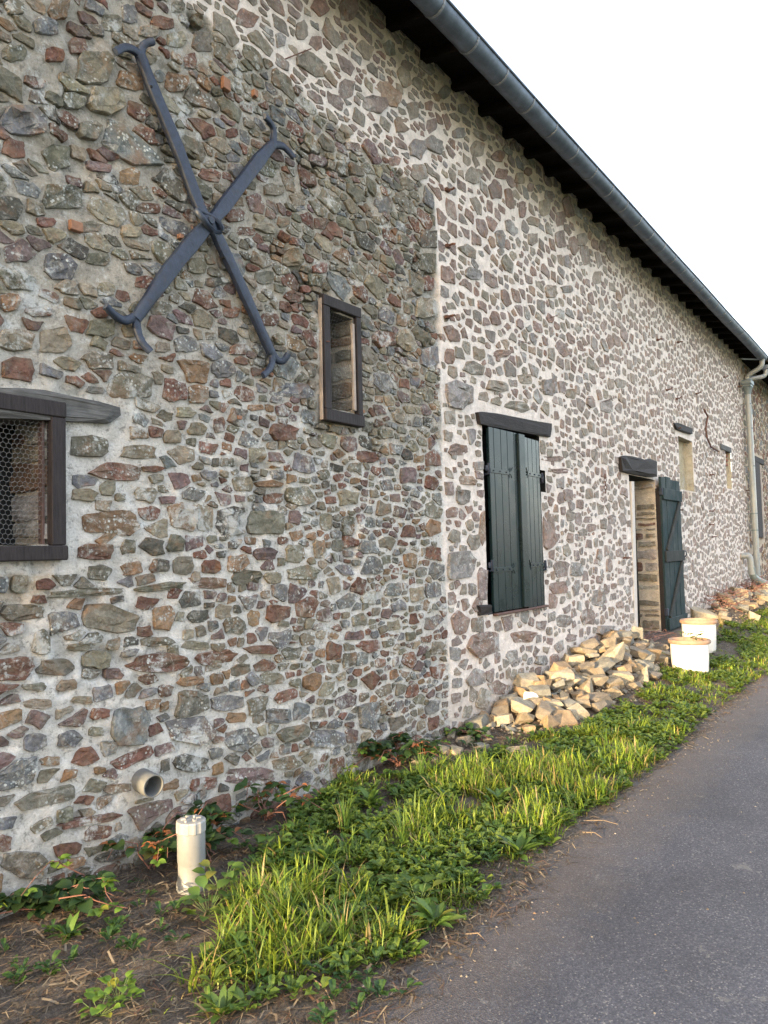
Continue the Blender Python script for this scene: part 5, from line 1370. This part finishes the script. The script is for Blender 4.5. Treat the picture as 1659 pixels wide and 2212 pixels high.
def rosette(px, py, n, me, s, label, hgt=.05, z=.02):
    x, y = G(px, py, z); e = thing('broadleaf_weed', label, 'weed', (x, y, gz(x, y)))
    mb = MB()
    for i in range(n):
        a = i*2.4+random.uniform(-.3, .3); r = .012+.055*s*math.sqrt(random.random()) if me is not LD else .005; h = hgt*random.uniform(.2, 1)
        p = Vector((r*math.cos(a), r*math.sin(a), h)); mb.tube([(0, 0, 0), p], .0012, 4)
        put_leaf(e, me, p, a, random.uniform(-.5, .1) if me is not LD else random.uniform(-1.0, -.2), random.uniform(-.3, .3), s*random.uniform(.7, 1.2))
    mb.build('stem', M_stem if me is LR else simple('weed_stem', (.09, .13, .04), .7) if 'weed_stem' not in bpy.data.materials else bpy.data.materials['weed_stem'], e)
rosette(450, 1985, 26, LW, 1.1, 'round-leaved sunlit weed right in front of the inspection pipe', .09)
rosette(478, 1940, 16, LW, 1.2, 'broad green weed just right of the inspection pipe base', .12)
rosette(500, 2075, 26, LW, .9, 'patch of rounded leaves below the pipe at the edge of bare soil', .05)
rosette(560, 2100, 22, LW, .85, 'patch of rounded leaves on soil nearest the bottom centre', .04)
rosette(255, 2175, 26, LL, 1.0, 'bright lime weed at the bottom edge left of centre', .07)
rosette(215, 2205, 14, LL, .9, 'bright lime weed cut by the bottom edge, leftmost', .05)
rosette(480, 2195, 16, LD, .7, 'star-shaped rosette of long leaves at the bottom edge', .01)
rosette(940, 2000, 20, LD, .9, 'tall dandelion-like weed at the road edge nearest the viewer', .03)
rosette(905, 1960, 18, LW, 1.1, 'lime-lit broad weed beside the road, near', .10)
rosette(1120, 1850, 20, LD, .9, 'spiky rosette weed at the road edge in the middle of the verge', .02)
rosette(1080, 1740, 22, LD, .8, 'dandelion rosette inside the grass middle', .02)
rosette(700, 1880, 20, LD, .9, 'dandelion-like rosette in the near grass', .03)
rosette(800, 1760, 24, LD, .8, 'upright leafy weed lit yellow in the centre of the verge', .06)
rosette(590, 1850, 22, LW, 1.0, 'leafy weed at the left end of the tall grass', .10)
rosette(150, 2035, 14, LD, .6, 'flat dark rosette on the shaded soil at the left', .01)
# seedlings in the front pot
e = thing('pot_seedlings', 'small green seedlings growing in the front flowerpot', 'plant', (POT1[0], POT1[1], gz(*POT1)-.03+.36))
mb = MB()
for i in range(16):
    p = Vector((random.uniform(-.15, .17), random.uniform(-.13, .13), random.uniform(.03, .09))); mb.tube([(p.x, p.y, 0), p], .0015, 4)
    for q in range(3): put_leaf(e, LW, p, random.uniform(0, 6), random.uniform(-.4, .3), 0, .8)
mb.build('stem', bpy.data.materials['weed_stem'], e)
# tall grass tufts standing out from the sward
def tuft(px, py, n, h, spread, label, dry=.1):
    x, y = G(px, py, .03); e = thing('grass_tuft', label, 'grass tuft', (x, y, gz(x, y)))
    V = []; F = []; C = []
    for i in range(n):
        a = random.uniform(0, 2*PI); r = random.uniform(0, .03); L = h*random.uniform(.5, 1.1); ln = spread*random.uniform(.2, 1); w_ = random.uniform(.0022, .0042)
        bx, by = r*math.cos(a), r*math.sin(a); o = len(V); c = (.30, .24, .12) if random.random() < dry else random.choice([(.10, .17, .03), (.14, .20, .04), (.06, .12, .03)])
        K = 6
        for k in range(K):
            t = k/(K-1); ww = w_*(1-t**2*.95); px_ = bx+math.cos(a)*L*ln*t*t; py_ = by+math.sin(a)*L*ln*t*t; pz = L*(t-.45*ln*t**2.4)
            V += [(px_-math.sin(a)*ww, py_+math.cos(a)*ww, pz), (px_+math.sin(a)*ww, py_-math.cos(a)*ww, pz)]; C += [(*c, 1)]*2
        F += [(o+2*k, o+2*k+1, o+2*k+3, o+2*k+2) for k in range(K-1)]
    link('blades', new_mesh('blades', np.array(V), F, M_grass, C), e)
tuft(620, 1705, 110, .34, .9, 'tall dark grass tuft against the wall foot, left of the brambles')
tuft(690, 1700, 70, .30, 1.0, 'arching pale-tipped grass tuft against the wall foot, nearer the brambles', .25)
tuft(745, 1800, 60, .24, .6, 'upright sunlit grass tuft in the near verge')
tuft(910, 1690, 50, .22, .6, 'upright sunlit grass tuft just right of the brambles')
tuft(870, 1830, 60, .22, .7, 'sunlit grass tuft in the verge centre')
tuft(620, 1990, 70, .20, .8, 'low sunlit grass tuft in the front of the verge')
tuft(740, 2030, 60, .20, .8, 'sunlit grass tuft close to the road, front')
tuft(1290, 1490, 50, .30, .6, 'dry straw-coloured grass tuft on the heap crest', 1.0)
tuft(1380, 1440, 50, .34, .5, 'dry straw-coloured grass tuft at the right end of the heap', 1.0)
tuft(1575, 1345, 50, .30, .5, 'dry straw-coloured grass tuft by the far rubble heap', 1.0)
tuft(1560, 1385, 40, .20, .5, 'dry pale tuft in the short grass behind the pots', 1.0)
# dry twigs heaped by the doorway
mb = MB()
for i in range(120):
    x = random.uniform(8.9, 9.9); y = random.uniform(-.45, -.05); a = random.uniform(-.8, .8)+random.choice((0, PI)); L = random.uniform(.12, .38); z = gz(x, y)+random.uniform(.02, .22)
    mb.tube([(x, y, z), (x+math.cos(a)*L, min(-.02, y+math.sin(a)*L*.6), max(gz(x, y)+.01, z+random.uniform(-.12, .08)))], .003, 4)
mb.build('brushwood', M_stem, center=False, kind='stuff')
mb = MB()
for i in range(160):
    x = random.uniform(13.0, 17.2); y = random.uniform(-.5, -.05); a = random.uniform(0, 2*PI); L = random.uniform(.15, .5); z = gz(x, y)+h2(x, y)*.7+random.uniform(.02, .22)
    mb.tube([(x, y, z), (x+math.cos(a)*L, min(-.02, y+math.sin(a)*L*.5), z+random.uniform(-.1, .1))], .005, 4)
mb.build('brushwood', M_stem, center=False, kind='stuff')
